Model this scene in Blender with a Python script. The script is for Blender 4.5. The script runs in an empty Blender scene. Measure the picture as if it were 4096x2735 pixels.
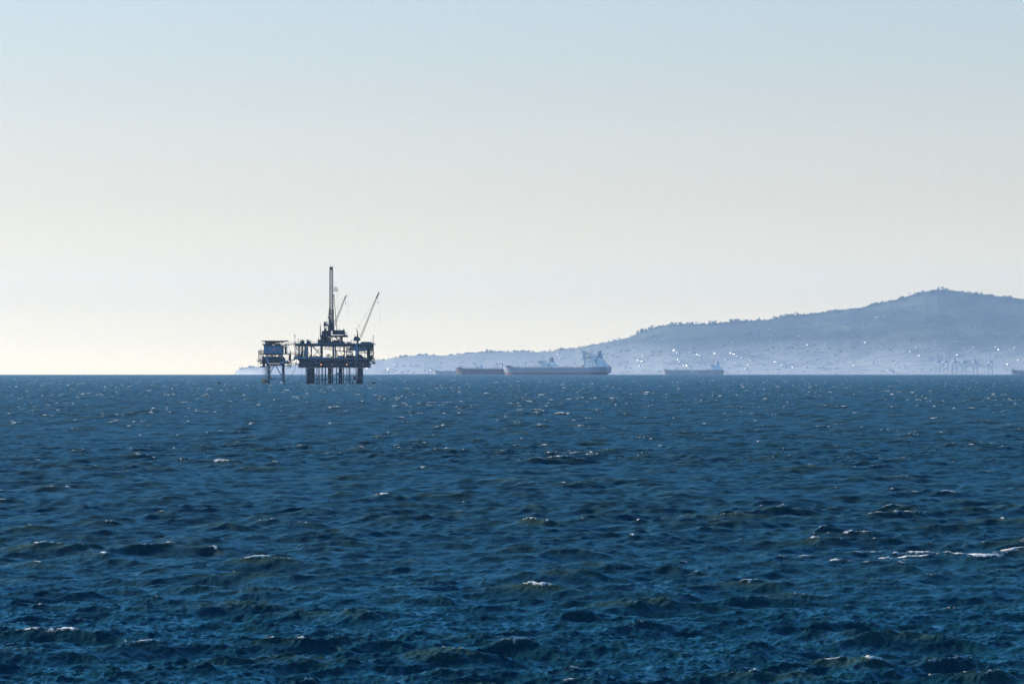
import bpy, bmesh, math, random
import numpy as np
from mathutils import Vector, Matrix, noise as mnoise

R = math.radians
sc = bpy.context.scene
COL = sc.collection

# ------------------------------------------------------------------ camera
F = 15800.0            # focal length in pixels of the 4096 px wide photograph
CAM_H = 8.9            # camera height over the water, a pier
HZ = 1473.6            # photo row of the true horizontal
RE = 7.433e6           # earth radius with refraction: the sea really curves away
cam_d = bpy.data.cameras.new('camera')
cam = bpy.data.objects.new('camera', cam_d)
COL.objects.link(cam)
cam_d.sensor_width = 36.0
cam_d.lens = F / 4096.0 * 36.0
cam_d.clip_start = 1.0
cam_d.clip_end = 120000.0
cam.location = (0, 0, CAM_H)
cam.rotation_euler = (R(90) + math.atan((HZ - 1367.5) / F), 0, 0)
sc.camera = cam

# ------------------------------------------------------------------ world, sun, exposure
SUN_EL, SUN_AZ = 24.0, -74.0          # azimuth from the view direction (+Y), negative = to the left
world = bpy.data.worlds.new('World')
sc.world = world
world.use_nodes = True
wn, wl = world.node_tree.nodes, world.node_tree.links
bg = wn['Background']
sky = wn.new('ShaderNodeTexSky')
sky.sky_type = 'NISHITA'
sky.sun_disc = False
sky.sun_elevation = R(SUN_EL)
sky.sun_rotation = R(SUN_AZ)
sky.altitude = 0
sky.air_density = 1.0
sky.dust_density = 0.6
sky.ozone_density = 1.5
# the clear air of that afternoon: bright and warm low down, deep blue overhead
wtc = wn.new('ShaderNodeTexCoord')
wsx = wn.new('ShaderNodeSeparateXYZ')
wl.new(wtc.outputs['Generated'], wsx.inputs[0])
wrm = wn.new('ShaderNodeValToRGB')
wmr = wn.new('ShaderNodeMapRange')
wmr.inputs[1].default_value, wmr.inputs[2].default_value = 0.0, 0.5
wl.new(wsx.outputs['Z'], wmr.inputs[0])
wl.new(wmr.outputs[0], wrm.inputs[0])
SKY_TINT = [(0.0, (1.76, 1.60, 1.38)), (0.35, (1.40, 1.30, 1.17)), (1.0, (1.09, 0.99, 0.895)), (2.4, (0.92, 0.795, 0.79)), (4.0, (0.855, 0.755, 0.77)), (5.3, (0.83, 0.77, 0.79)),
            (6.5, (0.58, 0.94, 1.12)), (8.5, (0.38, 1.20, 1.78)), (14.0, (0.21, 1.18, 1.95)), (29.9, (0.14, 0.82, 1.30))]
els = wrm.color_ramp.elements
while len(els) < len(SKY_TINT): els.new(0.5)
for e_, (deg_, c_) in zip(els, SKY_TINT):
    e_.position = math.sin(R(deg_)) / 0.5
for e_, (deg_, c_) in zip(els, SKY_TINT):
    e_.color = (*[k / 2.5 for k in c_], 1)
wmx = wn.new('ShaderNodeMix')
wmx.data_type = 'RGBA'
wmx.blend_type = 'MULTIPLY'
wmx.inputs[0].default_value = 1.0
wl.new(sky.outputs[0], wmx.inputs[6])
wl.new(wrm.outputs[0], wmx.inputs[7])
wvs = wn.new('ShaderNodeVectorMath')
wvs.operation = 'SCALE'
wvs.inputs['Scale'].default_value = 2.5
wl.new(wmx.outputs[2], wvs.inputs[0])
wl.new(wvs.outputs[0], bg.inputs[0])
bg.inputs[1].default_value = 0.085

sun_d = bpy.data.lights.new('sun', 'SUN')
sun = bpy.data.objects.new('sun', sun_d)
COL.objects.link(sun)
sun_d.energy = 5.0
sun_d.angle = R(0.5)
sun_d.color = (1.0, 0.93, 0.82)
sd = Vector((math.sin(R(SUN_AZ)) * math.cos(R(SUN_EL)), math.cos(R(SUN_AZ)) * math.cos(R(SUN_EL)), math.sin(R(SUN_EL))))
sun.rotation_euler = sd.to_track_quat('Z', 'Y').to_euler()

sc.view_settings.view_transform = 'Standard'
sc.view_settings.look = 'None'
sc.view_settings.exposure = 1.05
sc.view_settings.gamma = 1.0
sc.render.engine = 'CYCLES'
sc.cycles.max_bounces = 5
sc.cycles.diffuse_bounces = 2
sc.cycles.glossy_bounces = 3
sc.cycles.volume_bounces = 0
sc.cycles.use_denoising = True
sc.cycles.denoising_input_passes = 'RGB_ALBEDO_NORMAL'
sc.cycles.denoising_prefilter = 'FAST'
sc.cycles.caustics_reflective = False
sc.cycles.caustics_refractive = False

# ------------------------------------------------------------------ helpers
def drop(d):
    return -d * d / (2 * RE)

def at(px, py, d):
    """Where a pixel of the photograph lies at distance d."""
    return Vector(((px - 2048.0) / F * d, d, CAM_H + (HZ - py) / F * d))

def mat(name, col, rough=0.6, metal=0.0, var=0.12, scale=0.6, spec=0.4, emit=None, emit_s=0.0, dirt=None, dirt_amt=0.0):
    m = bpy.data.materials.new(name)
    m.use_nodes = True
    n, l = m.node_tree.nodes, m.node_tree.links
    p = n['Principled BSDF']
    p.inputs['Roughness'].default_value = rough
    p.inputs['Metallic'].default_value = metal
    p.inputs['Specular IOR Level'].default_value = spec
    g = n.new('ShaderNodeNewGeometry')
    t = n.new('ShaderNodeTexNoise')
    t.inputs['Scale'].default_value = scale
    t.inputs['Detail'].default_value = 4
    l.new(g.outputs['Position'], t.inputs['Vector'])
    mr = n.new('ShaderNodeMapRange')
    mr.inputs[1].default_value, mr.inputs[2].default_value = 0.3, 0.7
    mr.inputs[3].default_value, mr.inputs[4].default_value = 1 - var, 1 + var
    l.new(t.outputs['Fac'], mr.inputs[0])
    mx = n.new('ShaderNodeMix')
    mx.data_type = 'RGBA'
    mx.blend_type = 'MULTIPLY'
    mx.inputs[0].default_value = 1.0
    mx.inputs[6].default_value = (*col, 1)
    l.new(mr.outputs[0], mx.inputs[7])
    out = mx.outputs[2]
    if dirt:
        t2 = n.new('ShaderNodeTexNoise')
        t2.inputs['Scale'].default_value = scale * 0.7
        t2.inputs['Detail'].default_value = 6
        t2.inputs['Distortion'].default_value = 0.6
        l.new(g.outputs['Position'], t2.inputs['Vector'])
        r2 = n.new('ShaderNodeMapRange')
        r2.inputs[1].default_value, r2.inputs[2].default_value = 0.52, 0.66
        r2.inputs[3].default_value, r2.inputs[4].default_value = 0, dirt_amt
        l.new(t2.outputs['Fac'], r2.inputs[0])
        m2 = n.new('ShaderNodeMix')
        m2.data_type = 'RGBA'
        m2.inputs[7].default_value = (*dirt, 1)
        l.new(r2.outputs[0], m2.inputs[0])
        l.new(out, m2.inputs[6])
        out = m2.outputs[2]
    l.new(out, p.inputs['Base Color'])
    if emit:
        p.inputs['Emission Color'].default_value = (*emit, 1)
        p.inputs['Emission Strength'].default_value = emit_s
    return m

def tag(o, label=None, cat=None, group=None, kind=None):
    if label: o['label'] = label
    if cat: o['category'] = cat
    if group: o['group'] = group
    if kind: o['kind'] = kind
    return o

def empty(name, loc, rz=0.0):
    o = bpy.data.objects.new(name, None)
    COL.objects.link(o)
    o.location = loc
    o.rotation_euler = (0, 0, rz)
    return o

class MB:
    """collects boxes, tubes, plates; build() links them as ONE mesh object"""
    def __init__(s):
        s.v, s.f = [], []
    def add(s, vs, fs):
        b = len(s.v)
        s.v += [tuple(v) for v in vs]
        s.f += [tuple(i + b for i in f) for f in fs]
        return s
    def box(s, x0, x1, y0, y1, z0, z1):
        if x0 > x1: x0, x1 = x1, x0
        if y0 > y1: y0, y1 = y1, y0
        if z0 > z1: z0, z1 = z1, z0
        return s.add([(x0, y0, z0), (x1, y0, z0), (x1, y1, z0), (x0, y1, z0), (x0, y0, z1), (x1, y0, z1), (x1, y1, z1), (x0, y1, z1)],
                     [(0, 3, 2, 1), (4, 5, 6, 7), (0, 1, 5, 4), (1, 2, 6, 5), (2, 3, 7, 6), (3, 0, 4, 7)])
    def tube(s, p, q, r, n=6, r2=None):
        p, q = Vector(p), Vector(q)
        d = q - p
        if d.length < 1e-6: return s
        d.normalize()
        a = Vector((0, 0, 1)) if abs(d.z) < 0.9 else Vector((1, 0, 0))
        u = d.cross(a).normalized()
        w = d.cross(u)
        r2 = r if r2 is None else r2
        vs = [p + (u * math.cos(2 * math.pi * i / n) + w * math.sin(2 * math.pi * i / n)) * r for i in range(n)]
        vs += [q + (u * math.cos(2 * math.pi * i / n) + w * math.sin(2 * math.pi * i / n)) * r2 for i in range(n)]
        fs = [(i, (i + 1) % n, n + (i + 1) % n, n + i) for i in range(n)]
        fs += [tuple(range(n - 1, -1, -1)), tuple(range(n, 2 * n))]
        return s.add(vs, fs)
    def path(s, pts, r, n=6):
        for a, b in zip(pts[:-1], pts[1:]):
            s.tube(a, b, r, n)
        return s
    def prism(s, poly, y0, y1):
        """poly = [(x, z)...] extruded along y"""
        n = len(poly)
        vs = [(x, y0, z) for x, z in poly] + [(x, y1, z) for x, z in poly]
        fs = [(i, (i + 1) % n, n + (i + 1) % n, n + i) for i in range(n)]
        fs += [tuple(range(n - 1, -1, -1)), tuple(range(n, 2 * n))]
        return s.add(vs, fs)
    def ball(s, c, r, seg=10, rings=6, sz=1.0):
        c = Vector(c)
        vs = [c + Vector((0, 0, -r * sz))]
        for j in range(1, rings):
            t = math.pi * j / rings
            for i in range(seg):
                a = 2 * math.pi * i / seg
                vs.append(c + Vector((r * math.sin(t) * math.cos(a), r * math.sin(t) * math.sin(a), -r * sz * math.cos(t))))
        vs.append(c + Vector((0, 0, r * sz)))
        fs = [(0, 1 + (i + 1) % seg, 1 + i) for i in range(seg)]
        for j in range(rings - 2):
            b = 1 + j * seg
            fs += [(b + i, b + (i + 1) % seg, b + seg + (i + 1) % seg, b + seg + i) for i in range(seg)]
        b = 1 + (rings - 2) * seg
        fs += [(b + i, b + (i + 1) % seg, len(vs) - 1) for i in range(seg)]
        return s.add(vs, fs)
    def lattice(s, p, q, w0, w1, n, rc, rb, up=(0, 1, 0)):
        """square lattice boom from p to q, widths w0 -> w1, n bays"""
        p, q = Vector(p), Vector(q)
        d = (q - p).normalized()
        u = d.cross(Vector(up)).normalized()
        w = d.cross(u).normalized()
        rings = []
        for i in range(n + 1):
            t = i / n
            c = p.lerp(q, t)
            h = (w0 + (w1 - w0) * t) / 2
            rings.append([c + u * h + w * h, c - u * h + w * h, c - u * h - w * h, c + u * h - w * h])
        for k in range(4):
            s.tube(rings[0][k], rings[-1][k], rc, 5)
        for i in range(n):
            for k in range(4):
                a, b = (k, (k + 1) % 4) if i % 2 else ((k + 1) % 4, k)
                s.tube(rings[i][a], rings[i + 1][b], rb, 4)
                s.tube(rings[i + 1][k], rings[i + 1][(k + 1) % 4], rb, 4)
        return s
    def rail(s, pts, h=1.1, step=2.0, r=0.06):
        """handrail: posts, top and middle rail along a polyline"""
        for a, b in zip(pts[:-1], pts[1:]):
            a, b = Vector(a), Vector(b)
            n = max(1, round((b - a).length / step))
            for i in range(n + 1):
                c = a.lerp(b, i / n)
                s.tube(c, c + Vector((0, 0, h)), r, 4)
            s.tube(a + Vector((0, 0, h)), b + Vector((0, 0, h)), r, 4)
            s.tube(a + Vector((0, 0, h * .5)), b + Vector((0, 0, h * .5)), r * .8, 4)
        return s
    def build(s, name, m, parent=None, smooth=False, loc=None):
        me = bpy.data.meshes.new(name)
        me.from_pydata(s.v, [], s.f)
        bm = bmesh.new()
        bm.from_mesh(me)
        bmesh.ops.recalc_face_normals(bm, faces=bm.faces)
        bm.to_mesh(me)
        bm.free()
        if smooth:
            me.polygons.foreach_set('use_smooth', [True] * len(me.polygons))
        me.materials.append(m)
        o = bpy.data.objects.new(name, me)
        COL.objects.link(o)
        if parent: o.parent = parent
        if loc is not None: o.location = loc
        return o

def dup(o, parent=None):
    c = o.copy()
    COL.objects.link(c)
    if parent: c.parent = parent
    for ch in list(o.children):
        dup(ch, c)
    return c

# ------------------------------------------------------------------ the sea
def wave_tile(N, L, lmin, lmax, peak, rms, wind, spread, seed):
    """a periodic patch of wind sea (inverse FFT of a directional spectrum) -> height, horizontal shifts, steepness"""
    rng = np.random.default_rng(seed)
    k1 = np.fft.fftfreq(N, L / N) * 2 * np.pi
    kx, ky = np.meshgrid(k1, k1, indexing='ij')
    k = np.hypot(kx, ky)
    k[0, 0] = 1
    lam = 2 * np.pi / k
    kp = 2 * np.pi / peak
    S = np.exp(-0.9 * (kp / k) ** 2) * k ** -3.7
    S *= np.clip((lam - lmin) / (0.25 * lmin), 0, 1) * np.clip((lmax - lam) / (0.25 * lmax), 0, 1)
    th = np.arctan2(ky, kx) - wind
    S *= (np.maximum(np.cos(th / 2), 0) ** (2 * spread)) + 0.012
    S[0, 0] = 0
    h = (rng.normal(size=(N, N)) + 1j * rng.normal(size=(N, N))) * np.sqrt(S)
    z = np.fft.ifft2(h)
    z = z.real * 1.0
    H = np.fft.fft2(z)
    z /= z.std()
    H = np.fft.fft2(z) * rms
    z = z * rms
    dx = np.fft.ifft2(-1j * kx / k * H).real * -1
    dy = np.fft.ifft2(-1j * ky / k * H).real * -1
    curv = np.fft.ifft2(k * H).real          # divergence of the horizontal shift: crest sharpness
    return [a.astype(np.float32) for a in (z, dx, dy, curv)]

def sample(tile, L, x, y, rot):
    N = tile[0].shape[0]
    c, s = math.cos(rot), math.sin(rot)
    u = ((x * c + y * s) / L * N)
    v = ((-x * s + y * c) / L * N)
    iu, iv = np.floor(u).astype(np.int64), np.floor(v).astype(np.int64)
    fu, fv = (u - iu).astype(np.float32), (v - iv).astype(np.float32)
    iu %= N; iv %= N
    ju, jv = (iu + 1) % N, (iv + 1) % N
    w = ((1 - fu) * (1 - fv), fu * (1 - fv), (1 - fu) * fv, fu * fv)
    g = [a[iu, iv] * w[0] + a[ju, iv] * w[1] + a[iu, jv] * w[2] + a[ju, jv] * w[3] for a in tile]
    return g[0], g[1] * c - g[2] * s, g[1] * s + g[2] * c, g[3]

def lumps(x, y, sx, sy, seed):
    """smooth random patches 0..1 in world metres"""
    rng = np.random.default_rng(seed)
    o = np.zeros_like(x)
    for i in range(9):
        a = rng.uniform(0, 2 * np.pi)
        f = rng.uniform(0.5, 1.6)
        o += np.sin(2 * np.pi * f * (x / sx * math.cos(a) + y / sy * math.sin(a)) + rng.uniform(0, 6.28))
    return np.clip(0.5 + o / 6.0, 0, 1).astype(np.float32)

def build_sea():
    ang = [np.linspace(-34, -12.5, 40)[:-1], np.linspace(-12.5, 12.5, 1280), np.linspace(12.5, 34, 40)[1:]]
    ang = np.radians(np.concatenate(ang))
    rr, r = [], 55.0
    while r < 20500:
        rr.append(r)
        dr = 0.088 * max(r / 100, 1.0) ** 1.07
        if r > 4000: dr *= (r / 4000) ** 1.2
        r += dr
    rad = np.array(rr)
    drr = np.gradient(rad)
    nr, na = len(rad), len(ang)
    X = (rad[:, None] * np.sin(ang)[None, :])
    Y = (rad[:, None] * np.cos(ang)[None, :])
    DR = np.repeat(drr[:, None], na, 1)
    X, Y, DR = X.ravel(), Y.ravel(), DR.ravel()
    D = np.hypot(X, Y)
    W = math.atan2(-0.97, 0.24)                    # the wind runs towards the camera and a little to the right
    Z = np.zeros_like(X, dtype=np.float32)
    SX, SY = np.zeros_like(Z), np.zeros_like(Z)
    gust = lumps(X, Y, 160, 260, 5) * 0.6 + lumps(X, Y, 47, 70, 6) * 0.4
    amp = (0.65 + 0.7 * gust).astype(np.float32)
    un = np.zeros_like(Z)                            # slope variance the mesh is too coarse to hold
    foam = np.zeros_like(Z)
    crest = np.zeros_like(Z)
    #        N    L     lmin lmax peak  rms   rot  seed choppy
    bands = [(512, 149., 3.0, 26., 8.0, 0.125, 0.0, 1, 1.0),
             (512, 97.,  2.6, 16., 4.6, 0.080, 0.25, 2, 1.0),
             (512, 43.,  0.7, 2.8, 1.6, 0.040, -0.3, 3, 0.9),
             (512, 9.1, 0.13, 0.75, 0.45, 0.0165, 0.2, 4, 0.7)]
    for bi, (N, L, l0, l1, pk, rms, rot, seed, chop) in enumerate(bands):
        t = wave_tile(N, L, l0, l1, pk, rms, W - rot, (7.0, 7.0, 5.0, 3.0)[bi], seed)
        z, dx, dy, cv = sample(t, L, X, Y, rot)
        fade = np.clip((pk * 0.9 / DR - 1.2) / 2.0, 0, 1).astype(np.float32)
        if bi < 2: fade = np.clip((pk * 1.6 / DR - 1.0) / 2.0, 0.25, 1).astype(np.float32)
        a = fade * (amp if bi > 0 else 1.0)
        Z += z * a
        SX += dx * a * chop
        SY += dy * a * chop
        sl2 = (2 * math.pi / pk * rms) ** 2 * 0.35
        un += sl2 * (1 - fade ** 2)
        cs = cv / cv.std()
        if bi < 2:
            foam += cs * (0.50 if bi == 0 else 0.60)
            crest += z / 0.15
        elif bi == 2:
            foam += 0.55 * cs
        else:
            foam += 0.22 * cs
    patch = lumps(X, Y, 23, 31, 8)
    foam = foam + 1.1 * (patch - 0.5) + 0.7 * (gust - .5)
    # one tired line of breakers about 190 m out
    foam += (0.75 + 0.8 * patch) * np.exp(-((Y - 184 - (X - 14) * 0.2 - 3.5 * np.sin(X * 0.7) - 2.0 * np.sin(X * 1.9 + 1)) / 5.0) ** 2) * np.clip((X - 2) / 5, 0, 1) * np.clip((26 - X) / 4, 0, 1)
    foam = np.clip((foam - 2.95 + 0.36 * np.clip((D - 250) / 600, 0, 1)) / 0.8, 0, 1).astype(np.float32)
    P = np.stack([X + SX, Y + SY, Z + drop(D)], 1).astype(np.float32)
    me = bpy.data.meshes.new('sea')
    me.vertices.add(nr * na)
    me.vertices.foreach_set('co', P.ravel())
    i = np.arange(nr - 1)[:, None] * na + np.arange(na - 1)[None, :]
    q = np.stack([i, i + 1, i + na + 1, i + na], -1).reshape(-1).astype(np.int32)
    nq = (nr - 1) * (na - 1)
    me.loops.add(nq * 4)
    me.loops.foreach_set('vertex_index', q)
    me.polygons.add(nq)
    me.polygons.foreach_set('loop_start', np.arange(0, nq * 4, 4, dtype=np.int32))
    me.update(calc_edges=True)
    me.polygons.foreach_set('use_smooth', np.ones(nq, dtype=bool))
    for nm, arr in (('foam', foam), ('unres', un), ('crest', crest), ('gust', gust)):
        at_ = me.attributes.new(nm, 'FLOAT', 'POINT')
        at_.data.foreach_set('value', arr.astype(np.float32))
    o = bpy.data.objects.new('sea', me)
    COL.objects.link(o)
    tag(o, kind='structure')
    print('sea verts', nr, na, nr * na)

    m = bpy.data.materials.new('sea water')
    m.use_nodes = True
    n, l = m.node_tree.nodes, m.node_tree.links
    p = n['Principled BSDF']
    def A(nm):
        a = n.new('ShaderNodeAttribute')
        a.attribute_name = nm
        return a.outputs['Fac']
    def M(op, a, b=None, c=None):
        x = n.new('ShaderNodeMath')
        x.operation = op
        for i_, v in enumerate((a, b, c)):
            if v is None: continue
            if isinstance(v, (int, float)): x.inputs[i_].default_value = v
            else: l.new(v, x.inputs[i_])
        return x.outputs[0]
    geo = n.new('ShaderNodeNewGeometry')
    # roughness: ripples and chop finer than the mesh
    s2 = M('ADD', A('unres'), 0.004)
    rough = M('POWER', M('MULTIPLY', s2, 2.0), 0.25)
    rough = M('MINIMUM', rough, 0.62)
    # water body: blue green; crests greener, light shining through put into colour
    cm = n.new('ShaderNodeMapRange')
    l.new(A('crest'), cm.inputs[0])
    cm.inputs[1].default_value, cm.inputs[2].default_value = 1.1, 3.8
    mixc = n.new('ShaderNodeMix')
    mixc.data_type = 'RGBA'
    l.new(cm.outputs[0], mixc.inputs[0])
    mixc.inputs[6].default_value = (0.0018, 0.020, 0.027, 1)
    mixc.inputs[7].default_value = (0.028, 0.046, 0.024, 1)
    l.new(mixc.outputs[2], p.inputs['Base Color'])
    p.inputs['IOR'].default_value = 1.333
    p.inputs['Specular IOR Level'].default_value = 0.5
    l.new(rough, p.inputs['Roughness'])
    # fine ripples
    mp = n.new('ShaderNodeMapping')
    mp.inputs['Scale'].default_value = (1.0, 1.7, 1.0)
    mp.inputs['Rotation'].default_value = (0, 0, 0.5)
    l.new(geo.outputs['Position'], mp.inputs['Vector'])
    nz = n.new('ShaderNodeTexNoise')
    nz.inputs['Scale'].default_value = 7.0
    nz.inputs['Detail'].default_value = 3
    l.new(mp.outputs[0], nz.inputs['Vector'])
    bp = n.new('ShaderNodeBump')
    bp.inputs['Strength'].default_value = 0.9
    bp.inputs['Distance'].default_value = 0.05
    l.new(nz.outputs['Fac'], bp.inputs['Height'])
    l.new(bp.outputs[0], p.inputs['Normal'])
    # foam of the breaking crests
    fb = n.new('ShaderNodeBsdfPrincipled')
    fb.inputs['Base Color'].default_value = (0.54, 0.52, 0.48, 1)
    fb.inputs['Roughness'].default_value = 0.7
    fn = n.new('ShaderNodeTexNoise')
    fn.inputs['Scale'].default_value = 5.0
    fn.inputs['Detail'].default_value = 5
    l.new(geo.outputs['Position'], fn.inputs['Vector'])
    fn2 = n.new('ShaderNodeTexNoise')
    fn2.inputs['Scale'].default_value = 1.3
    fn2.inputs['Detail'].default_value = 2
    l.new(geo.outputs['Position'], fn2.inputs['Vector'])
    fs = M('ADD', A('foam'), M('MULTIPLY', M('SUBTRACT', M('ADD', M('MULTIPLY', fn.outputs['Fac'], 0.6), M('MULTIPLY', fn2.outputs['Fac'], 0.4)), 0.53), 3.2))
    fr = n.new('ShaderNodeMapRange')
    l.new(M('MULTIPLY', fs, M('GREATER_THAN', A('foam'), 0.02)), fr.inputs[0])
    fr.inputs[1].default_value, fr.inputs[2].default_value = 0.2, 0.85
    mx = n.new('ShaderNodeMixShader')
    l.new(fr.outputs[0], mx.inputs[0])
    l.new(p.outputs[0], mx.inputs[1])
    l.new(fb.outputs[0], mx.inputs[2])
    l.new(mx.outputs[0], n['Material Output'].inputs['Surface'])
    me.materials.append(m)

build_sea()

# ------------------------------------------------------------------ materials
M_ = dict(
    navy=mat('dark blue painted steel', (0.018, 0.026, 0.044), 0.75, spec=0.2, var=0.35, scale=0.5, dirt=(0.022, 0.022, 0.026), dirt_amt=0.5),
    dark=mat('dark steel', (0.016, 0.019, 0.026), 0.6, var=0.4, scale=0.8),
    pale=mat('pale blue grey paint', (0.17, 0.23, 0.31), 0.5, var=0.14, scale=0.35, dirt=(0.13, 0.12, 0.12), dirt_amt=0.45),
    mid=mat('mid blue grey paint', (0.085, 0.12, 0.17), 0.5, var=0.2, scale=0.5, dirt=(0.08, 0.07, 0.07), dirt_amt=0.5),
    lattice=mat('galvanised lattice steel', (0.03, 0.037, 0.05), 0.5, var=0.2),
    boom=mat('weathered crane boom', (0.09, 0.095, 0.09), 0.5, var=0.2),
    crane=mat('dark green crane paint', (0.035, 0.055, 0.055), 0.5, var=0.3),
    yellow=mat('yellow paint', (0.30, 0.19, 0.05), 0.5, var=0.2),
    ochre=mat('faded yellow pipework', (0.32, 0.25, 0.12), 0.55, var=0.3),
    rust=mat('rusty brown steel', (0.10, 0.06, 0.05), 0.7, var=0.4, scale=0.9),
    pile=mat('weathered fender piles', (0.085, 0.075, 0.062), 0.8, var=0.4, scale=1.2),
    white=mat('white paint', (0.75, 0.75, 0.73), 0.45, var=0.05),
    red=mat('red paint', (0.45, 0.06, 0.04), 0.5, var=0.1),
    glass=mat('dark window glass', (0.02, 0.025, 0.035), 0.12, var=0.0, spec=0.6),
    lamp=mat('orange deck lamp', (0.9, 0.5, 0.25), 0.4, var=0, emit=(1.0, 0.30, 0.09), emit_s=3.2),
    lamp_dim=mat('dim orange deck lamp', (0.9, 0.5, 0.25), 0.4, var=0, emit=(1.0, 0.36, 0.2), emit_s=1.0),
    rope=mat('grey hose rubber', (0.06, 0.065, 0.075), 0.7, var=0.1),
    bird=mat('dark feathers', (0.03, 0.03, 0.032), 0.7, var=0.2, scale=6),
    gull=mat('grey feathers', (0.16, 0.17, 0.18), 0.7, var=0.2, scale=6),
)

# ------------------------------------------------------------------ the platform (metres measured off the photograph, 2.4 km out)
PD = 2400.0
S = PD / F / 3.0161

class Thing:
    def __init__(s, name, label, cat, X, Y, v=0.0, group=None):
        s.X, s.Y, s.v = X, Y, v
        o = at(1000 + X / 3.0161, 1040 + Y / 3.0161, PD)
        s.root = empty(name, (o.x, PD + v, o.z))
        tag(s.root, label, cat, group)
    def L(s, X, Y, v):
        return Vector(((X - s.X) * S, v - s.v, (s.Y - Y) * S))
    def p(s, name, m, parent=None):
        return Part(s, name, m, parent)

class Part:
    def __init__(s, t, name, m, parent):
        s.t, s.name, s.m, s.parent, s.mb = t, name, m, parent, MB()
    AUTO = ('railing', 'fascia_panel', 'overhead_pipe', 'horizontal_brace', 'edge_pipe', 'support_post', 'window', 'brace', 'handrail', 'guy_line', 'riser_pipe', 'floodlight')
    def flush(s):
        # one mesh for every piece of these kinds
        if s.name in s.AUTO and s.mb.v:
            s.mb.build(s.name, s.m, s.parent or s.t.root)
            s.mb = MB()
    def box(s, X0, X1, Y0, Y1, v0, v1):
        s.flush()
        a, b = s.t.L(X0, Y0, v0), s.t.L(X1, Y1, v1)
        s.mb.box(a.x, b.x, a.y, b.y, a.z, b.z)
        return s
    def tube(s, a, b, r, n=8, r2=None):
        s.flush()
        s.mb.tube(s.t.L(*a), s.t.L(*b), r, n, r2)
        return s
    def path(s, pts, r, n=6):
        s.flush()
        s.mb.path([s.t.L(*q) for q in pts], r, n)
        return s
    def rail(s, pts, h=1.1, step=2.0, r=0.055):
        s.flush()
        s.mb.rail([s.t.L(*q) for q in pts], h, step, r)
        return s
    def lattice(s, a, b, w0, w1, n, rc, rb):
        s.mb.lattice(s.t.L(*a), s.t.L(*b), w0, w1, n, rc, rb)
        return s
    def prism(s, poly, v0, v1):
        q = [s.t.L(X, Y, 0) for X, Y in poly]
        s.mb.prism([(a.x, a.z) for a in q], v0 - s.t.v, v1 - s.t.v)
        return s
    def ball(s, c, r, sz=1.0):
        s.flush()
        s.mb.ball(s.t.L(*c), r, 10, 6, sz)
        return s
    def clutter(s, X0, X1, Y0, Y1, v0, v1, n, seed, fill=0.5):
        """an untidy pack of tanks, pipes and boxes standing between base Y1 and top Y0"""
        g = random.Random(seed)
        s.box(X0, X1, Y1 - (Y1 - Y0) * fill, Y1, v0, v1)
        for i in range(n):
            x = g.uniform(X0, X1); w = g.uniform(.04, .16) * (X1 - X0)
            h = g.uniform(.45, 1.0) * (Y1 - Y0)
            va = g.uniform(v0, v1 - .5)
            k = g.random()
            if k < .5:
                s.box(max(X0, x - w / 2), min(X1, x + w / 2), Y1 - h, Y1, va, va + g.uniform(.5, 2))
            elif k < .75:
                s.tube((x, Y1, va), (x, Y1 - h, va), g.uniform(.12, .45), 8)
            else:
                s.tube((max(X0, x - w), Y1 - h * .8, va), (min(X1, x + w), Y1 - h * .8, va), g.uniform(.1, .35), 8)
                s.tube((x, Y1, va), (x, Y1 - h * .8, va), .12, 6)
        return s
    def end(s, smooth=False):
        o = s.mb.build(s.name, s.m, s.parent or s.t.root, smooth)
        return o

def stair_tower(T, X0, X1, Ys, v0, v1, m, seed=0, stairs=True, name='stair_tower'):
    """open scaffold tower: four posts, landings, handrails and zigzag flights"""
    p = T.p(name, m)
    for X in (X0, X1):
        for v in (v0, v1):
            p.tube((X, Ys[0], v), (X, Ys[-1], v), 0.11, 5)
    for i, Y in enumerate(Ys):
        p.box(X0, X1, Y, Y + 4, v0, v1)
        if i > 0 or True:
            p.rail([(X0, Y, v0), (X1, Y, v0), (X1, Y, v1), (X0, Y, v1), (X0, Y, v0)], 1.1, 1.1, .05)
    if stairs:
        for i in range(len(Ys) - 1):
            a, b = (X0 + 4, X1 - 4) if i % 2 else (X1 - 4, X0 + 4)
            p.tube((a, Ys[i], v0 + .3), (b, Ys[i + 1], v0 + .3), .09, 4)
            p.tube((a, Ys[i], v0 + 1.1), (b, Ys[i + 1], v0 + 1.1), .09, 4)
            p.tube((a, Ys[i] - 20, v0 + .3), (b, Ys[i + 1] - 20, v0 + .3), .05, 4)
    return p.end()

def lamp(T, X, Y, v, dim=False, r=0.22):
    q = T.p('deck_lamp', M_['dark']).box(X - 5, X + 5, Y - 9, Y - 5, v - .1, v + .5).tube((X, Y - 9, v + .3), (X, Y - 22, v + .3), .06, 5).end()
    T.p('bulb', M_['lamp_dim' if dim else 'lamp'], q).ball((X, Y, v), r if not dim else .17).end(True)

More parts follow.
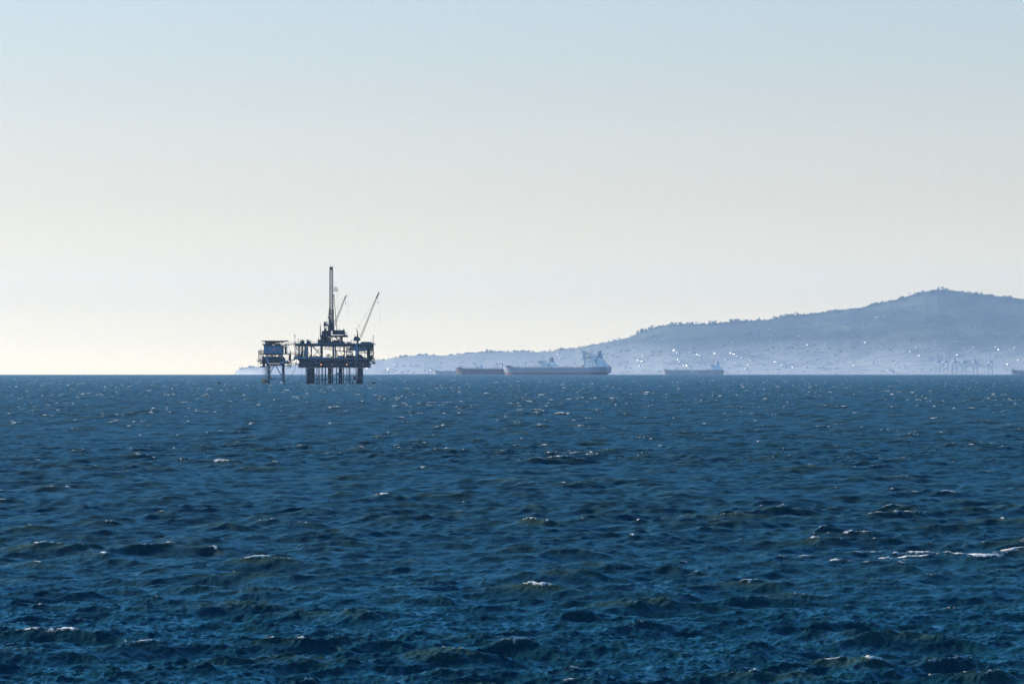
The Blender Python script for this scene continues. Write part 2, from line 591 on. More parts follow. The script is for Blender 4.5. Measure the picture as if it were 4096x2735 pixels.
# ---- main platform
T = Thing('oil_platform', 'large dark offshore drilling platform with two open decks on thick columns', 'oil platform', 1010, 1487)
for X, w, v in ((724, 55, -11), (1333, 60, -11), (958, 47, 5), (1088, 45, 5), (730, 52, 11), (1328, 56, 11)):
    q = T.p('column', M_['navy']).tube((X, 1300, v), (X, 1540, v), w * S / 2, 20)
    if X in (1333,):
        q.tube((X, 1435, v), (X, 1540, v), w * S / 2 + .32, 20)
    q.end(True)
for X, w, v in ((777, 14, -4), (807, 13, 1), (837, 14, -5), (868, 16, 2), (912, 15, -3), (1002, 15, -6), (1041, 12, 3), (1131, 13, -4),
                (1172, 7, -5), (1185, 7, -1), (1207, 15, -4)):
    T.p('conductor_pipe', M_['dark']).tube((X, 1295, v), (X, 1540, v), w * S / 2, 10).end(True)
for X in (686, 694):
    T.p('riser_pipe', M_['pale']).tube((X, 1290, -13), (X, 1540, -13), .16, 8).end(True)
T.p('riser_pipe', M_['mid']).tube((1290, 1210, -14), (1290, 1540, -14), .14).tube((1297, 1300, -14), (1297, 1540, -14), .1).tube((1367, 1308, -11), (1367, 1540, -11), .13).end()
T.p('horizontal_brace', M_['mid']).tube((752, 1437, -11), (1300, 1437, -11), .22).end(True)
T.p('horizontal_brace', M_['navy']).tube((752, 1441, 11), (1300, 1441, 11), .2).end(True)
T.p('horizontal_brace', M_['mid']).tube((724, 1437, -11), (724, 1437, 11), .2).tube((1333, 1437, -11), (1333, 1437, 11), .2).end(True)
q = T.p('boat_landing', M_['ochre']).box(768, 1305, 1381, 1386, -9, -6)
q.end()
T.p('railing', M_['mid']).rail([(1225, 1383, -9), (1300, 1383, -9)], 1.2, 1.2).rail([(1150, 1383, -9), (1030, 1383, -9)], 1.2, 2.0, .035).rail([(860, 1383, -9), (930, 1383, -9)], 1.2, 1.6, .035).end()
T.p('access_ladder', M_['mid']).rail([(1228, 1437, -10), (1285, 1437, -10)], 2.4, .8).tube((1275, 1290, -10), (1275, 1487, -10), .09, 5).tube((1292, 1290, -10), (1292, 1487, -10), .09, 5).rail([(1258, 1330, -10), (1275, 1330, -10)], 1.2, .8).end()
T.p('pump_box', M_['rust']).clutter(1255, 1290, 1398, 1432, -9, -7, 6, 3).end()
T.p('sump_pipe', M_['dark']).tube((1243, 1462, -5), (1243, 1530, -5), .45, 10).end(True)
T.p('access_ladder', M_['dark']).tube((762, 1300, -8), (762, 1400, -8), .06, 5).tube((752, 1402, -8), (800, 1402, -8), .08, 5).rail([(750, 1400, -8), (800, 1400, -8)], 1.1, 1).end()
T.p('slanting_drain_pipe', M_['pale']).path([(645, 1262, -15), (690, 1302, -15), (738, 1325, -14), (800, 1372, -13)], .2, 8).end()
# girders under the cellar deck
q = T.p('girder', M_['dark'])
q.box(597, 1448, 1258, 1278, -14, 14).box(597, 1008, 1278, 1299, -14, -13.4).box(1032, 1448, 1278, 1299, -14, -13.4)
q.box(597, 1008, 1278, 1299, 13.4, 14).box(1032, 1448, 1278, 1299, 13.4, 14)
for X in (597, 700, 830, 940, 1004, 1032, 1110, 1230, 1340, 1440): q.box(X, X + 7, 1278, 1299, -13.4, 13.4)
q.end()
q = T.p('flange_strip', M_['navy'])
q.box(594, 1451, 1254, 1258, -14.4, 14.4)
q.end()
# cellar deck
q = T.p('cellar_deck', M_['navy'])
q.box(590, 1460, 1199, 1211, -14, 14).box(600, 740, 1211, 1254, -8, 8).box(1060, 1440, 1211, 1254, -8, 8)
q.box(740, 1060, 1211, 1221, -7, 7).box(740, 1060, 1231, 1254, -7, 7)
gr = random.Random(4)
X = 742.0
while X < 1056:
    w = gr.uniform(7, 26)
    q.box(X, min(X + w, 1060), 1221, 1231, -6 + gr.uniform(0, 2), 5)
    X += w + gr.uniform(5, 11)
q.end()
T.p('edge_pipe', M_['mid']).tube((555, 1250, -16), (1500, 1250, -16), .17).tube((597, 1254, -16), (597, 1250, 14), .15).end()
T.p('edge_pipe', M_['pale']).tube((1165, 1193, -16.3), (1440, 1193, -16.3), .2).tube((720, 1209, -16.3), (1165, 1209, -16.3), .13).end()
for X in (619, 762, 889, 1157, 1303, 1415):
    T.p('hanger_post', M_['mid']).tube((X, 1199, -16), (X, 1250, -16), .15).end(True)
for a, b in (((788, 1213), (827, 1250)), ((827, 1250), (868, 1213)), ((1180, 1213), (1220, 1250)), ((1220, 1250), (1256, 1213))):
    T.p('brace', M_['pale']).tube((*a, -16), (*b, -16), .2).end(True)
T.p('railing', M_['mid']).rail([(640, 1250, -16), (1440, 1250, -16)], 1.1, 2.4, .04).end()
T.p('cellar_machinery', M_['dark']).clutter(1310, 1438, 1212, 1250, -14, -9, 18, 8, .6).end()
T.p('cellar_machinery', M_['dark']).clutter(610, 745, 1212, 1250, -14, -9, 14, 9, .5).end()
# production deck
T.p('production_deck', M_['navy']).box(545, 1500, 1190, 1199, -16, 16).end()
T.p('fascia_panel', M_['pale']).box(553, 745, 1172, 1190, -16.2, -15.8).box(757, 985, 1172, 1190, -16.2, -15.8).box(1033, 1130, 1172, 1190, -16.2, -15.8).end()
T.p('fascia_panel', M_['mid']).box(745, 757, 1170, 1190, -16.3, -15.7).box(1130, 1166, 1172, 1190, -16.2, -15.8).box(545, 553, 1165, 1199, -16.2, -15.6).end()
T.p('sign_board', M_['yellow']).box(990, 1031, 1163, 1191, -16.6, -16.35).end()
for X0, X1, Y1, v, m in ((600, 618, 1190, -14, 'mid'), (745, 762, 1190, -14, 'navy'), (867, 893, 1199, -14, 'navy'), (1006, 1030, 1190, -14, 'mid'),
                         (1137, 1157, 1199, -14, 'navy'), (1283, 1312, 1254, -15.5, 'pale'), (1420, 1445, 1199, -14, 'navy'),
                         (607, 622, 1190, 13, 'dark'), (1010, 1026, 1190, 13, 'dark'), (1290, 1306, 1190, 13, 'dark'), (1424, 1440, 1190, 13, 'dark')):
    c = (X0 + X1) / 2
    T.p('deck_leg', M_[m]).tube((c, 1022, v), (c, Y1, v), (X1 - X0) * S / 2, 14).end(True)
T.p('vertical_vessel', M_['pale']).tube((696, 1045, -13), (696, 1186, -13), 1.05, 18).tube((678, 1042, -11), (678, 1190, -11), .35, 12).end(True)
T.p('riser_bundle', M_['rust']).tube((873, 1042, -12.2), (873, 1190, -12.2), .3).tube((884, 1042, -12), (884, 1190, -12), .25).tube((862, 1042, -11), (862, 1130, -11), .18).end()
for a, b in (((765, 1045), (886, 1174)), ((776, 1043), (862, 1120)), ((860, 1062), (772, 1172)),
             ((1160, 1175), (1215, 1128)), ((1215, 1128), (1290, 1182)), ((1165, 1045), (1262, 1142)), ((1225, 1050), (1160, 1120))):
    T.p('diagonal_brace', M_['mid']).tube((*a, -13.5), (*b, -13.5), .2).end(True)
for a, b in (((640, 1045), (740, 1185)), ((1040, 1045), (1130, 1180)), ((1380, 1100), (1418, 1180)), ((1375, 1180), (1375, 1095))):
    T.p('diagonal_brace', M_['dark']).tube((*a, 12), (*b, 12), .12).end(True)
q = T.p('hung_pipe', M_['dark'])
q.path([(893, 1070, -4), (1000, 1082, -4), (1075, 1097, -4), (1150, 1103, -4), (1240, 1110, -4)], .2, 8)
for X, Y in ((918, 1072), (968, 1078), (1096, 1100)): q.tube((X, 1042, -4), (X, Y, -4), .12)
q.end()
T.p('overhead_pipe', M_['dark']).tube((1315, 1112, 2), (1500, 1112, 2), .1).tube((1315, 1120, 2), (1500, 1120, 2), .16).tube((893, 1050, 0), (1137, 1050, 0), .14).tube((715, 1050, 0), (745, 1050, 0), .12).end()
q = None
for X, Y in ((950, 1062), (958, 1070), (985, 1055), (1088, 1095), (1085, 1060), (990, 1068)):
    T.p('hanging_cable', M_['dark']).tube((X, 1042, -6), (X + 1, Y, -6), .08, 4).end()
# stairs and scaffolds
stair_tower(T, 1165, 1238, [1046, 1078, 1112, 1150, 1190], -6, -3, M_['lattice'])
stair_tower(T, 556, 600, [1030, 1058, 1084, 1128, 1158, 1190], -15, -11, M_['mid'])
stair_tower(T, 1447, 1498, [1024, 1058, 1095, 1120, 1150, 1190, 1222], -15, -10, M_['navy'])
stair_tower(T, 622, 668, [1050, 1075, 1098, 1130, 1160], -9, -6, M_['ochre'], name='pipe_scaffold')
T.p('valve_cluster', M_['ochre']).clutter(622, 668, 1085, 1186, -12, -10, 16, 31, .12).end()
T.p('valve_cluster', M_['rust']).clutter(560, 598, 1120, 1188, -14, -12, 12, 32, .25).end()
T.p('service_walkway', M_['navy']).box(1440, 1521, 1244, 1254, -15, -8).box(1440, 1478, 1215, 1222, -15, -8).box(1480, 1515, 1232, 1244, -14, -10).end()
T.p('railing', M_['navy']).rail([(1440, 1244, -15), (1521, 1244, -15)], 1.3, 1.0).tube((1518, 1244, -15), (1518, 1172, -15), .09, 5).tube((1509, 1244, -15), (1514, 1190, -15), .06, 5).end()
T.p('equipment_shack', M_['dark']).box(1448, 1496, 1026, 1070, -14, -8).box(1450, 1500, 1072, 1095, -14, -8).box(1452, 1490, 1150, 1190, -14, -8).end()
q = T.p('control_room', M_['pale']).box(1240, 1440, 1043, 1088, -13, -3).end()
T.p('window', M_['glass'], q).box(1411, 1432, 1046, 1064, -13.2, -13.0).end()
T.p('door', M_['dark'], q).box(1212, 1240, 1048, 1092, -12, -6).end()
T.p('floor_beam', M_['dark'], q).box(1236, 1444, 1088, 1094, -13.2, -2.8).box(1320, 1400, 1094, 1102, -10, -6).end()
# machinery standing along the production deck
T.p('edge_equipment', M_['navy']).clutter(560, 672, 1160, 1190, -15, -13, 12, 41, .4).end()
# top deck
T.p('top_deck', M_['mid']).box(553, 1505, 1010, 1021, -16, 16).end()
T.p('deck_girder', M_['navy']).box(560, 1450, 1021, 1040, -15.2, -14.6).box(560, 1450, 1021, 1040, 14.6, 15.2).box(850, 1310, 1021, 1042, -5, 5).end()
q = T.p('deck_girder', M_['mid']).box(553, 1500, 1006, 1010.0, -16.3, -15.6)
q.end()
q = T.p('deck_girder', M_['dark'])
for X in (600, 745, 870, 1010, 1145, 1290, 1425): q.box(X, X + 10, 1021, 1038, -14.6, 14.6)
q.end()
T.p('railing', M_['navy']).rail([(740, 1008, -15.5), (820, 1008, -15.5)], 1.15, 1.6).rail([(560, 1008, -15.5), (612, 1008, -15.5)], 1.15, 1.6).rail([(1170, 1008, -15.5), (1300, 1008, -15.5)], 1.15, 1.6).end()
lamp(T, 873, 1260, -16.8); lamp(T, 1181, 1260, -16.8); lamp(T, 1139, 1123, -15.2, r=.34)
for X, Y in ((1005, 1262), (1377, 1261), (1484, 1118), (1509, 1166), (568, 1128), (762, 1122)):
    lamp(T, X, Y, -16.5, True)
T.p('escape_capsule', M_['pale']).prism([(1043, 1382), (1043, 1366), (1052, 1358), (1082, 1358), (1091, 1366), (1091, 1382)], -11.5, -9.5).end()

# ---- things standing on the decks
def skid(name, label, cat, X0, X1, Y0, Y1, v, m, seed, n=10, fill=.5, frame=True, group=None):
    c = (X0 + X1) / 2
    t = Thing(name, label, cat, c, Y1, v, group)
    t.p('machine_body', M_[m]).clutter(X0, X1, Y0, Y1 - 3, v - 1.6, v + 1.6, n, seed, fill).end()
    t.p('base_frame', M_['dark']).box(X0 - 1, X1 + 1, Y1 - 3, Y1, v - 1.8, v + 1.8).end()
    return t
t = skid('generator_set', 'dark boxy generator with exhaust stacks by the top deck stair head', 'generator', 614, 664, 966, 1010, -9, 'dark', 51, 8, .75)
t.p('exhaust_stack', M_['dark']).tube((640, 975, -9), (640, 962, -9), .5, 10).tube((622, 970, -9), (622, 963, -9), .3, 10).end()
t = skid('compressor_unit', 'dark domed compressor unit beside the top deck handrail', 'compressor', 690, 745, 975, 1010, -9, 'dark', 52, 9, .6)
t.p('dome', M_['dark']).ball((707, 978, -9), .85).tube((707, 965, -9), (707, 954, -9), .12).end(True)
t.p('railing', M_['navy']).rail([(690, 985, -10.7), (750, 985, -10.7)], 1.0, 1.0).end()
skid('pump_skid', 'low dark pump skid on the lower deck beside the pale vessel', 'pump', 718, 760, 1140, 1190, -8, 'dark', 53, 8, .55)
skid('manifold_skid', 'long dark valve manifold on the lower deck under the crossed braces', 'manifold', 768, 882, 1146, 1190, -7, 'dark', 54, 16, .6)
t = Thing('valve_tree', 'spiky dark valve tree with handwheels on the open lower deck', 'valve', 952, 1190, -5)
q = t.p('valve_body', M_['dark']).clutter(915, 990, 1160, 1190, -6, -4, 12, 55, .45)
for i in range(9):
    a = math.pi * i / 8
    q.tube((952, 1160, -5), (952 - 28 * math.cos(a), 1160 - 24 * math.sin(a), -5), .07, 4)
    q.ball((952 - 28 * math.cos(a), 1160 - 24 * math.sin(a), -5), .22)
q.end()
t.p('handwheel', M_['dark']).tube((940, 1148, -5.6), (964, 1148, -5.6), .25, 8).end()
t = Thing('wellhead', 'tall slim wellhead with crossbar on the lower deck by the middle leg', 'wellhead', 1050, 1190, -6)
t.p('stem', M_['dark']).tube((1050, 1190, -6), (1050, 1090, -6), .18, 8).ball((1050, 1096, -6), .4).tube((1040, 1165, -6), (1040, 1110, -6), .08).tube((1060, 1165, -6), (1060, 1118, -6), .08).end()
t.p('crossbar', M_['dark']).box(1036, 1064, 1112, 1119, -6.4, -5.6).end()
t.p('crossbar', M_['dark']).box(1041, 1059, 1138, 1144, -6.3, -5.7).end()
skid('separator_skid', 'wide dark separator on the lower deck below the sloping pipe', 'separator', 1066, 1134, 1143, 1190, -7, 'dark', 56, 12, .7)
skid('mud_tank', 'long dark mud tank on the lower deck behind the stair lattice', 'tank', 1160, 1286, 1136, 1190, -3, 'dark', 57, 16, .65)
t = Thing('tarpaulin_heap', 'dark humped load on the lower deck beneath the control room', 'load', 1340, 1190, -8)
t.p('heap', M_['dark']).prism([(1308, 1190), (1308, 1134), (1345, 1138), (1358, 1152), (1372, 1168), (1382, 1178), (1410, 1182), (1414, 1190)], -11, -5).end()
t.p('pallet', M_['ochre']).box(1372, 1412, 1172, 1189, -12, -11).end()
# top deck loads
t = Thing('pipe_stack', 'dark stack of drill pipes on the top deck under the slender aerials', 'pipes', 1410, 1010, -8)
g = random.Random(9)
for k in range(9):
    q = t.p('drill_pipe', M_['dark'])
    Y = 1006 - 4.6 * (k % 4) - g.uniform(0, 1)
    a, b = 1340 + g.uniform(0, 12) + 3 * (k % 4), 1478 - g.uniform(0, 25) - 4 * (k % 4)
    q.tube((a, Y, -12 + k), (b, Y, -12 + k), .22, 8).end()
t.p('cradle', M_['rust']).clutter(1342, 1475, 988, 1010, -9, -5, 14, 61, .6).end()
skid('winch_unit', 'small dark winch on the top deck beside the crane pedestal', 'winch', 1176, 1225, 982, 1008, -10, 'navy', 62, 7, .5)
t = Thing('work_table', 'small flat topped frame on thin legs beside the crane pedestal', 'frame', 1226, 1008, -4)
t.p('leg', M_['dark']).tube((1220, 1008, -4), (1220, 966, -4), .08, 5).end()
t.p('leg', M_['dark']).tube((1232, 1008, -4), (1232, 966, -4), .08, 5).end()
t.p('tray', M_['dark']).box(1216, 1238, 964, 967, -4.6, -3.4).end()
# aerials
def aerial(label, X, Ytop, Ybase, v, bits, r=.13):
    t = Thing('antenna_mast', label, 'antenna mast', X, Ybase, v)
    t.p('pole', M_['mid']).tube((X, Ybase, v), (X, Ytop, v), r, 6, r * .6).end(True)
    for dx, Y, k in bits:
        q = t.p('antenna', M_['mid'])
        q.tube((X, Y + 5, v), (X + dx, Y, v), .07, 4)
        if k == 'd': q.ball((X + dx, Y, v), .26)
        elif k == 'w': q.tube((X + dx, Y, v), (X + dx, Y - 22, v), .05, 4)
        else: q.box(X + dx - 5, X + dx + 5, Y - 3, Y + 3, v - .2, v + .2)
        q.end()
aerial('tall grey mast carrying lights and horns at the gangway corner', 556, 898, 1010, -15, ((-7, 915, 'd'), (9, 912, 'b'), (8, 935, 'd'), (-3, 905, 'w')), .16)
aerial('short mast strung with round floats beside the dark generator', 598, 948, 1010, -14, ((0, 952, 'b'), (0, 970, 'd'), (0, 985, 'd')), .12)
aerial('tall thin aerial rising from the stair tower corner of the top deck', 1501, 903, 1010, -14, ((-6, 925, 'b'), (5, 922, 'd')), .14)
aerial('plain slim whip aerial beside the taller one over the pipe stack', 1486, 944, 1010, -14, ((-6, 968, 'w'),), .12)

# ---- drilling rig on the top deck
T = Thing('drilling_rig', 'navy drilling rig with tall lattice mast standing on the platform top deck', 'drilling rig', 1000, 1006)
q = T.p('substructure', M_['dark'])
for X in (858, 888, 1098): q.box(X, X + (26 if X < 1000 else 14), 930, 1006, -7, -6)
for X in (858, 888, 1098): q.box(X, X + (26 if X < 1000 else 14), 930, 1006, 6, 7)
for a, b in (((1030, 930), (1095, 985)), ((1095, 930), (1060, 1000)), ((915, 930), (990, 1000)), ((985, 935), (905, 1000))):
    q.tube((*a, -6.5), (*b, -6.5), .22); q.tube((*a, 6.5), (*b, 6.5), .18)
q.box(850, 1140, 990, 1006, -8, 8)
q.end()
T.p('mud_pump', M_['rust']).clutter(822, 860, 922, 1004, -7, -4, 12, 71, .5).end()
T.p('mud_pump', M_['dark']).clutter(900, 1000, 940, 1004, -5, 2, 16, 72, .35).end()
T.p('mud_pump', M_['dark']).clutter(1005, 1075, 955, 1004, -3, 3, 14, 73, .75).end()
T.p('mud_pump', M_['dark']).clutter(1075, 1145, 972, 1004, -6, -1, 12, 74, .5).end()
T.p('hose_loop', M_['rope']).path([(960, 932, -6), (968, 948, -6), (980, 952, -6), (988, 944, -6), (990, 932, -6)], .1).path([(1000, 932, -5), (1003, 960, -5), (995, 985, -5)], .1).end()
q = T.p('drill_floor', M_['navy'])
q.box(850, 1176, 918, 930, -8, 8).box(850, 915, 908, 918, -8, 8).box(932, 1066, 908, 918, -8, 8).box(1082, 1176, 908, 918, -8, 8)
q.end()
T.p('railing', M_['navy']).rail([(1140, 908, -8), (1176, 908, -8)], 1.6, .9, .08).rail([(850, 908, -8), (872, 908, -8)], 1.3, .9).tube((1160, 908, -8), (1160, 872, -8), .1, 5).tube((1176, 908, -8), (1176, 880, -8), .1, 5).end()
T.p('doghouse', M_['navy']).box(905, 978, 851, 908, -7, -1).box(873, 905, 855, 908, -6, -1).end()
q = T.p('wind_wall', M_['navy']).box(1003, 1140, 846, 900, -7.5, -6.9).box(1003, 1140, 846, 900, 6.9, 7.5).box(1133, 1140, 843, 908, -6.9, 6.9).end()
T.p('corner_post', M_['pale'], q).tube((1079, 846, -7.7), (1079, 900, -7.7), .08, 5).end()
T.p('lamp_head', M_['dark'], q).ball((1079, 836, -7.2), .3).tube((1079, 846, -7.2), (1079, 836, -7.2), .1).box(1131, 1139, 832, 846, -7.2, -6.6).end()
# mast
T.p('mast_lattice', M_['lattice']).lattice((980, 850, 0), (980, 115, 0), 1.95, 1.8, 40, .21, .095).end()
q = T.p('mast_base', M_['navy'])
q.lattice((979, 860, 0), (983, 600, 0), 2.9, 2.4, 12, .2, .09).tube((1004, 860, -.9), (1004, 425, -.9), .2)
q.box(962, 1000, 760, 850, -1.2, -.9).box(968, 984, 720, 760, -1.2, -.9)
q.end()
q = T.p('crown_block', M_['dark']).box(962, 998, 96, 118, -1.2, 1.2).tube((970, 92, -1.2), (970, 92, 1.2), .6, 12).tube((985, 95, -1.2), (985, 95, 1.2), .45, 12).box(996, 1003, 86, 104, -.6, .6).end()
T.p('beacon', M_['red'], q).tube((972, 92, 0), (972, 70, 0), .13, 6).end()
T.p('aerial', M_['dark'], q).path([(995, 100, 0), (995, 66, 0), (1018, 74, 0)], .06, 4).tube((995, 66, 0), (1010, 64, 0), .06, 4).end()
q = T.p('monkey_board', M_['mid']).box(1000, 1062, 372, 377, -1.4, 1.4).box(1000, 1050, 360, 364, -1.4, 1.4).end()
T.p('railing', M_['lattice'], q).rail([(1000, 362, -1.4), (1048, 362, -1.4)], 1.7, .9, .06).rail([(1000, 362, 1.4), (1048, 362, 1.4)], 1.7, .9, .06).rail([(1048, 372, -1.4), (1062, 372, -1.4)], 1.1, .5, .06).tube((1050, 376, -1.4), (1050, 326, -1.4), .13, 6).end()
T.p('standpipe', M_['navy']).tube((1014, 425, -1.5), (1048, 846, -1.5), .17).box(1003, 1024, 419, 427, -1.8, -1.2).tube((1008, 780, -1.5), (1020, 846, -1.5), .12).end()
T.p('guy_line', M_['rope']).tube((1002, 230, 0), (1040, 330, 0), .035, 4).tube((1050, 376, 0), (1058, 830, 1), .03, 4).tube((955, 560, 0), (955, 850, 0), .03, 4).tube((950, 690, 0), (862, 790, -2), .03, 4).end()
q = T.p('service_ladder', M_['lattice']).tube((952, 590, -.5), (952, 850, -.5), .07, 5).tube((944, 630, -.5), (944, 850, -.5), .05, 5)
for Y in (590, 632, 655, 690, 700): q.tube((940, Y, -.5), (965, Y, -.5), .07, 5)
for Y in range(600, 850, 12): q.tube((944, Y, -.5), (952, Y, -.5), .04, 4)
q.box(938, 950, 684, 700, -.8, -.2)
q.end()
q = T.p('winch_stand', M_['navy'])
for X in (897, 915, 945): q.box(X, X + 6, 796, 856, -4, -3.5); q.box(X, X + 6, 796, 856, -2, -1.5)
q.box(890, 962, 790, 798, -4.2, -1.2).box(897, 915, 826, 856, -4.1, -1.5).tube((921, 855, -4), (945, 800, -4), .1).tube((945, 850, -4), (918, 800, -4), .08)
q.end()
T.p('winch_drum', M_['dark']).tube((908, 778, -4.2), (908, 778, -1.5), .92, 16).box(918, 945, 770, 790, -3.6, -2).end()
T.p('winch_roof', M_['mid']).prism([(893, 744), (943, 747), (940, 760), (900, 762)], -4.3, -1.3).tube((897, 745, -4), (897, 738, -4), .06).end()
q = T.p('lattice_stand', M_['navy']).lattice((857, 908, -6), (854, 790, -6), .75, .35, 12, .09, .05).tube((853, 800, -6), (853, 755, -6), .08)
q.end()

# ---- cranes
def crane(label, X0, boom_foot, boom_tip, jib_tip, n, v, w0, w1, hooks, dark_jib):
    T = Thing('pedestal_crane', label, 'crane', X0, 1008, v, 'cranes on the platform top deck')
    bx, by = boom_foot
    T.p('pedestal', M_['crane']).tube((X0, 1008, v), (X0, 968, v), .62, 14).tube((X0, 975, v), (X0, 968, v), .95, 14).end(True)
    return T
T = crane('dark crane with long boom raised over the control room end of the deck', 1301, (1335, 930), (1530, 460), (1560, 388), 30, -4, 1.15, .6, 2, True)
v = -4
q = T.p('machinery_house', M_['crane']).prism([(1253, 975), (1253, 952), (1262, 928), (1283, 924), (1322, 934), (1335, 948), (1334, 972), (1310, 975)], v - 1.3, v + 1.3).box(1262, 1284, 922, 932, v - 1, v + 1).end()
T.p('cab_window', M_['glass'], q).box(1258, 1272, 935, 955, v - 1.45, v - 1.3).end()
T.p('railing', M_['crane'], q).rail([(1253, 975, v - 1.4), (1334, 975, v - 1.4)], 1.2, .9).end()
q = T.p('gantry_frame', M_['crane'])
q.prism([(1290, 930), (1300, 880), (1308, 882), (1311, 935)], v - .5, v + .5).tube((1303, 885, v), (1300, 862, v), .2).path([(1306, 885, v), (1302, 862, v), (1288, 838, v)], .14).tube((1297, 880, v), (1288, 838, v), .12).ball((1295, 832, v), .25)
q.tube((1250, 907, v), (1300, 909, v), .09, 5).tube((1300, 895, v), (1325, 894, v), .07, 5)
q.end()
T.p('boom', M_['boom']).lattice((1337, 935, v), (1527, 462, v), 1.05, .62, 34, .085, .045).end()
q = T.p('jib', M_['crane']).lattice((1526, 465, v), (1550, 408, v), .55, .5, 5, .14, .1).prism([(1542, 420), (1552, 392), (1562, 388), (1568, 398), (1556, 408), (1548, 424)], v - .35, v + .35).ball((1531, 445, v), .35).end()
q = T.p('pendant_line', M_['rope']).tube((1292, 838, v), (1320, 792, v), .05, 4).tube((1320, 792, v), (1532, 450, v), .035, 4).tube((1313, 830, v), (1450, 500, v + 1), .015, 4).ball((1321, 791, v), .3)
q.end()
q = T.p('hook_block', M_['dark']).tube((1545, 512, v), (1545, 526, v), .22, 8).ball((1545, 520, v), .28).end()
T.p('hoist_line', M_['rope'], q).tube((1543, 425, v), (1545, 512, v), .03, 4).tube((1547, 425, v), (1545, 512, v), .03, 4).end()
q = T.p('ball_hook', M_['dark']).ball((1569, 660, v), .2).ball((1569, 797, v), .12).end()
T.p('hoist_line', M_['rope'], q).tube((1565, 395, v), (1569, 797, v), .028, 4).end()
T = crane('slim crane whose boom leans out from behind the lattice drilling mast', 930, (945, 925), (1130, 460), (1148, 424), 30, 13, 1.1, .6, 2, False)
v = 13
q = T.p('machinery_house', M_['crane']).box(900, 955, 935, 972, v - 1.3, v + 1.3).prism([(910, 935), (920, 900), (930, 900), (935, 935)], v - .6, v + .6).end()
T.p('boom', M_['boom']).lattice((947, 925, v), (1132, 462, v), 1.55, .6, 26, .085, .05).end()
T.p('jib', M_['crane']).lattice((1130, 466, v), (1146, 426, v), .5, .35, 4, .12, .08).path([(1146, 424, v), (1166, 421, v)], .1).ball((1167, 423, v), .25).tube((1146, 432, v), (1166, 421, v), .05).end()
T.p('pendant_line', M_['rope']).tube((925, 905, v), (1136, 455, v), .03, 4).tube((1002, 605, v), (1136, 455, v), .03, 4).end()
q = T.p('hook_block', M_['dark']).ball((1144, 520, v), .3).tube((1144, 526, v), (1144, 534, v), .12).end()
T.p('hoist_line', M_['rope'], q).tube((1142, 440, v), (1144, 515, v), .03, 4).tube((1146, 440, v), (1144, 515, v), .03, 4).end()
q = T.p('ball_hook', M_['dark']).ball((1171, 540, v), .18).ball((1174, 671, v), .13).end()
T.p('hoist_line', M_['rope'], q).tube((1168, 424, v), (1174, 671, v), .028, 4).end()

# ---- the satellite platform
T = Thing('wellhead_platform', 'small pale blue platform with flat helideck standing on four thin legs', 'oil platform', 308, 1487)
q = T.p('helideck', M_['dark']).prism([(144, 975), (468, 975), (468, 979), (420, 986), (405, 991), (190, 991), (180, 985), (144, 978)], -8, 8).end()
T.p('edge_net', M_['dark'], q).box(140, 472, 973, 975.5, -9, -8.05).tube((448, 972, -6), (452, 968, -6), .3).end()
T.p('helideck_support', M_['mid']).tube((393, 990, -5), (393, 1036, -5), .22).tube((410, 984, -5), (395, 1000, -5), .12).tube((196, 988, -5), (196, 1036, -5), .45).tube((245, 990, -5.6), (218, 1028, -5.6), .1).end()
q = T.p('deckhouse', M_['navy']).box(216, 268, 990, 1036, -5, 5).box(268, 370, 990, 996, -5, 5).box(268, 400, 1027, 1036, -5, 5).box(165, 216, 1012, 1036, -5, 5).box(186, 210, 990, 1014, -4, -1)
for X in (268, 293, 300, 322, 330, 352, 362): q.box(X + 1, X + 6, 996, 1027, -5, -4.6)
q.box(268, 300, 996, 1012, 2, 3).box(300, 370, 1008, 1027, 2, 3)
q.end()
T.p('window', M_['glass']).box(274, 291, 1002, 1020, -5.2, -5.0).box(306, 320, 1000, 1026, -5.2, -5.0).box(336, 350, 1000, 1026, -5.2, -5.0).end()
q = T.p('main_module', M_['pale']).box(175, 400, 1036, 1128, -7, 7).end()
T.p('wall_stiffener', M_['mid'], q).box(212, 216, 1036, 1128, -7.25, -7).box(392, 404, 1036, 1128, -7.3, -6.5).box(175, 400, 1036, 1041, -7.2, -7).end()
lamp(T, 296, 1079, -7.4, True)
T.p('module_deck', M_['navy']).box(128, 472, 1128, 1138, -8, 8).end()
T.p('support_post', M_['pale']).tube((220, 1138, -6.5), (220, 1250, -6.5), .42, 12).tube((398, 1138, -6.5), (398, 1250, -6.5), .42, 12).end(True)
q = T.p('under_deck_pipes', M_['dark'])
g = random.Random(12)
for i in range(26):
    X = 185 + i * 8.2 + g.uniform(-2, 2)
    if g.random() < .55: q.box(X, X + g.uniform(3, 8), 1138, 1166, -5, -4)
q.tube((180, 1142, -5), (405, 1142, -5), .15)
q.end()
q = T.p('lower_module', M_['mid'])
q.box(155, 405, 1164, 1246, -6, 6).box(405, 425, 1180, 1240, -5, 3)
q.end()
T.p('lower_module_plating', M_['navy']).box(225, 402, 1172, 1240, -6.3, -6.05).box(155, 222, 1166, 1172, -6.3, -6.0).box(150, 200, 1200, 1250, -7.2, -6.4).end()
q = T.p('pipe_front', M_['mid'])
for X in (270, 275, 318, 345, 372, 300): q.tube((X, 1172, -6.6), (X, 1248, -6.6), .1)
q.tube((270, 1200, -6.6), (372, 1200, -6.6), .12).path([(280, 1175, -6.7), (288, 1166, -6.7), (300, 1172, -6.7), (303, 1190, -6.7)], .1)
q.end()
T.p('tank_panel', M_['pale']).box(192, 240, 1200, 1238, -7.1, -6.5).end()
T.p('locker', M_['pale']).box(370, 460, 1222, 1250, -8.5, -7.2).end()
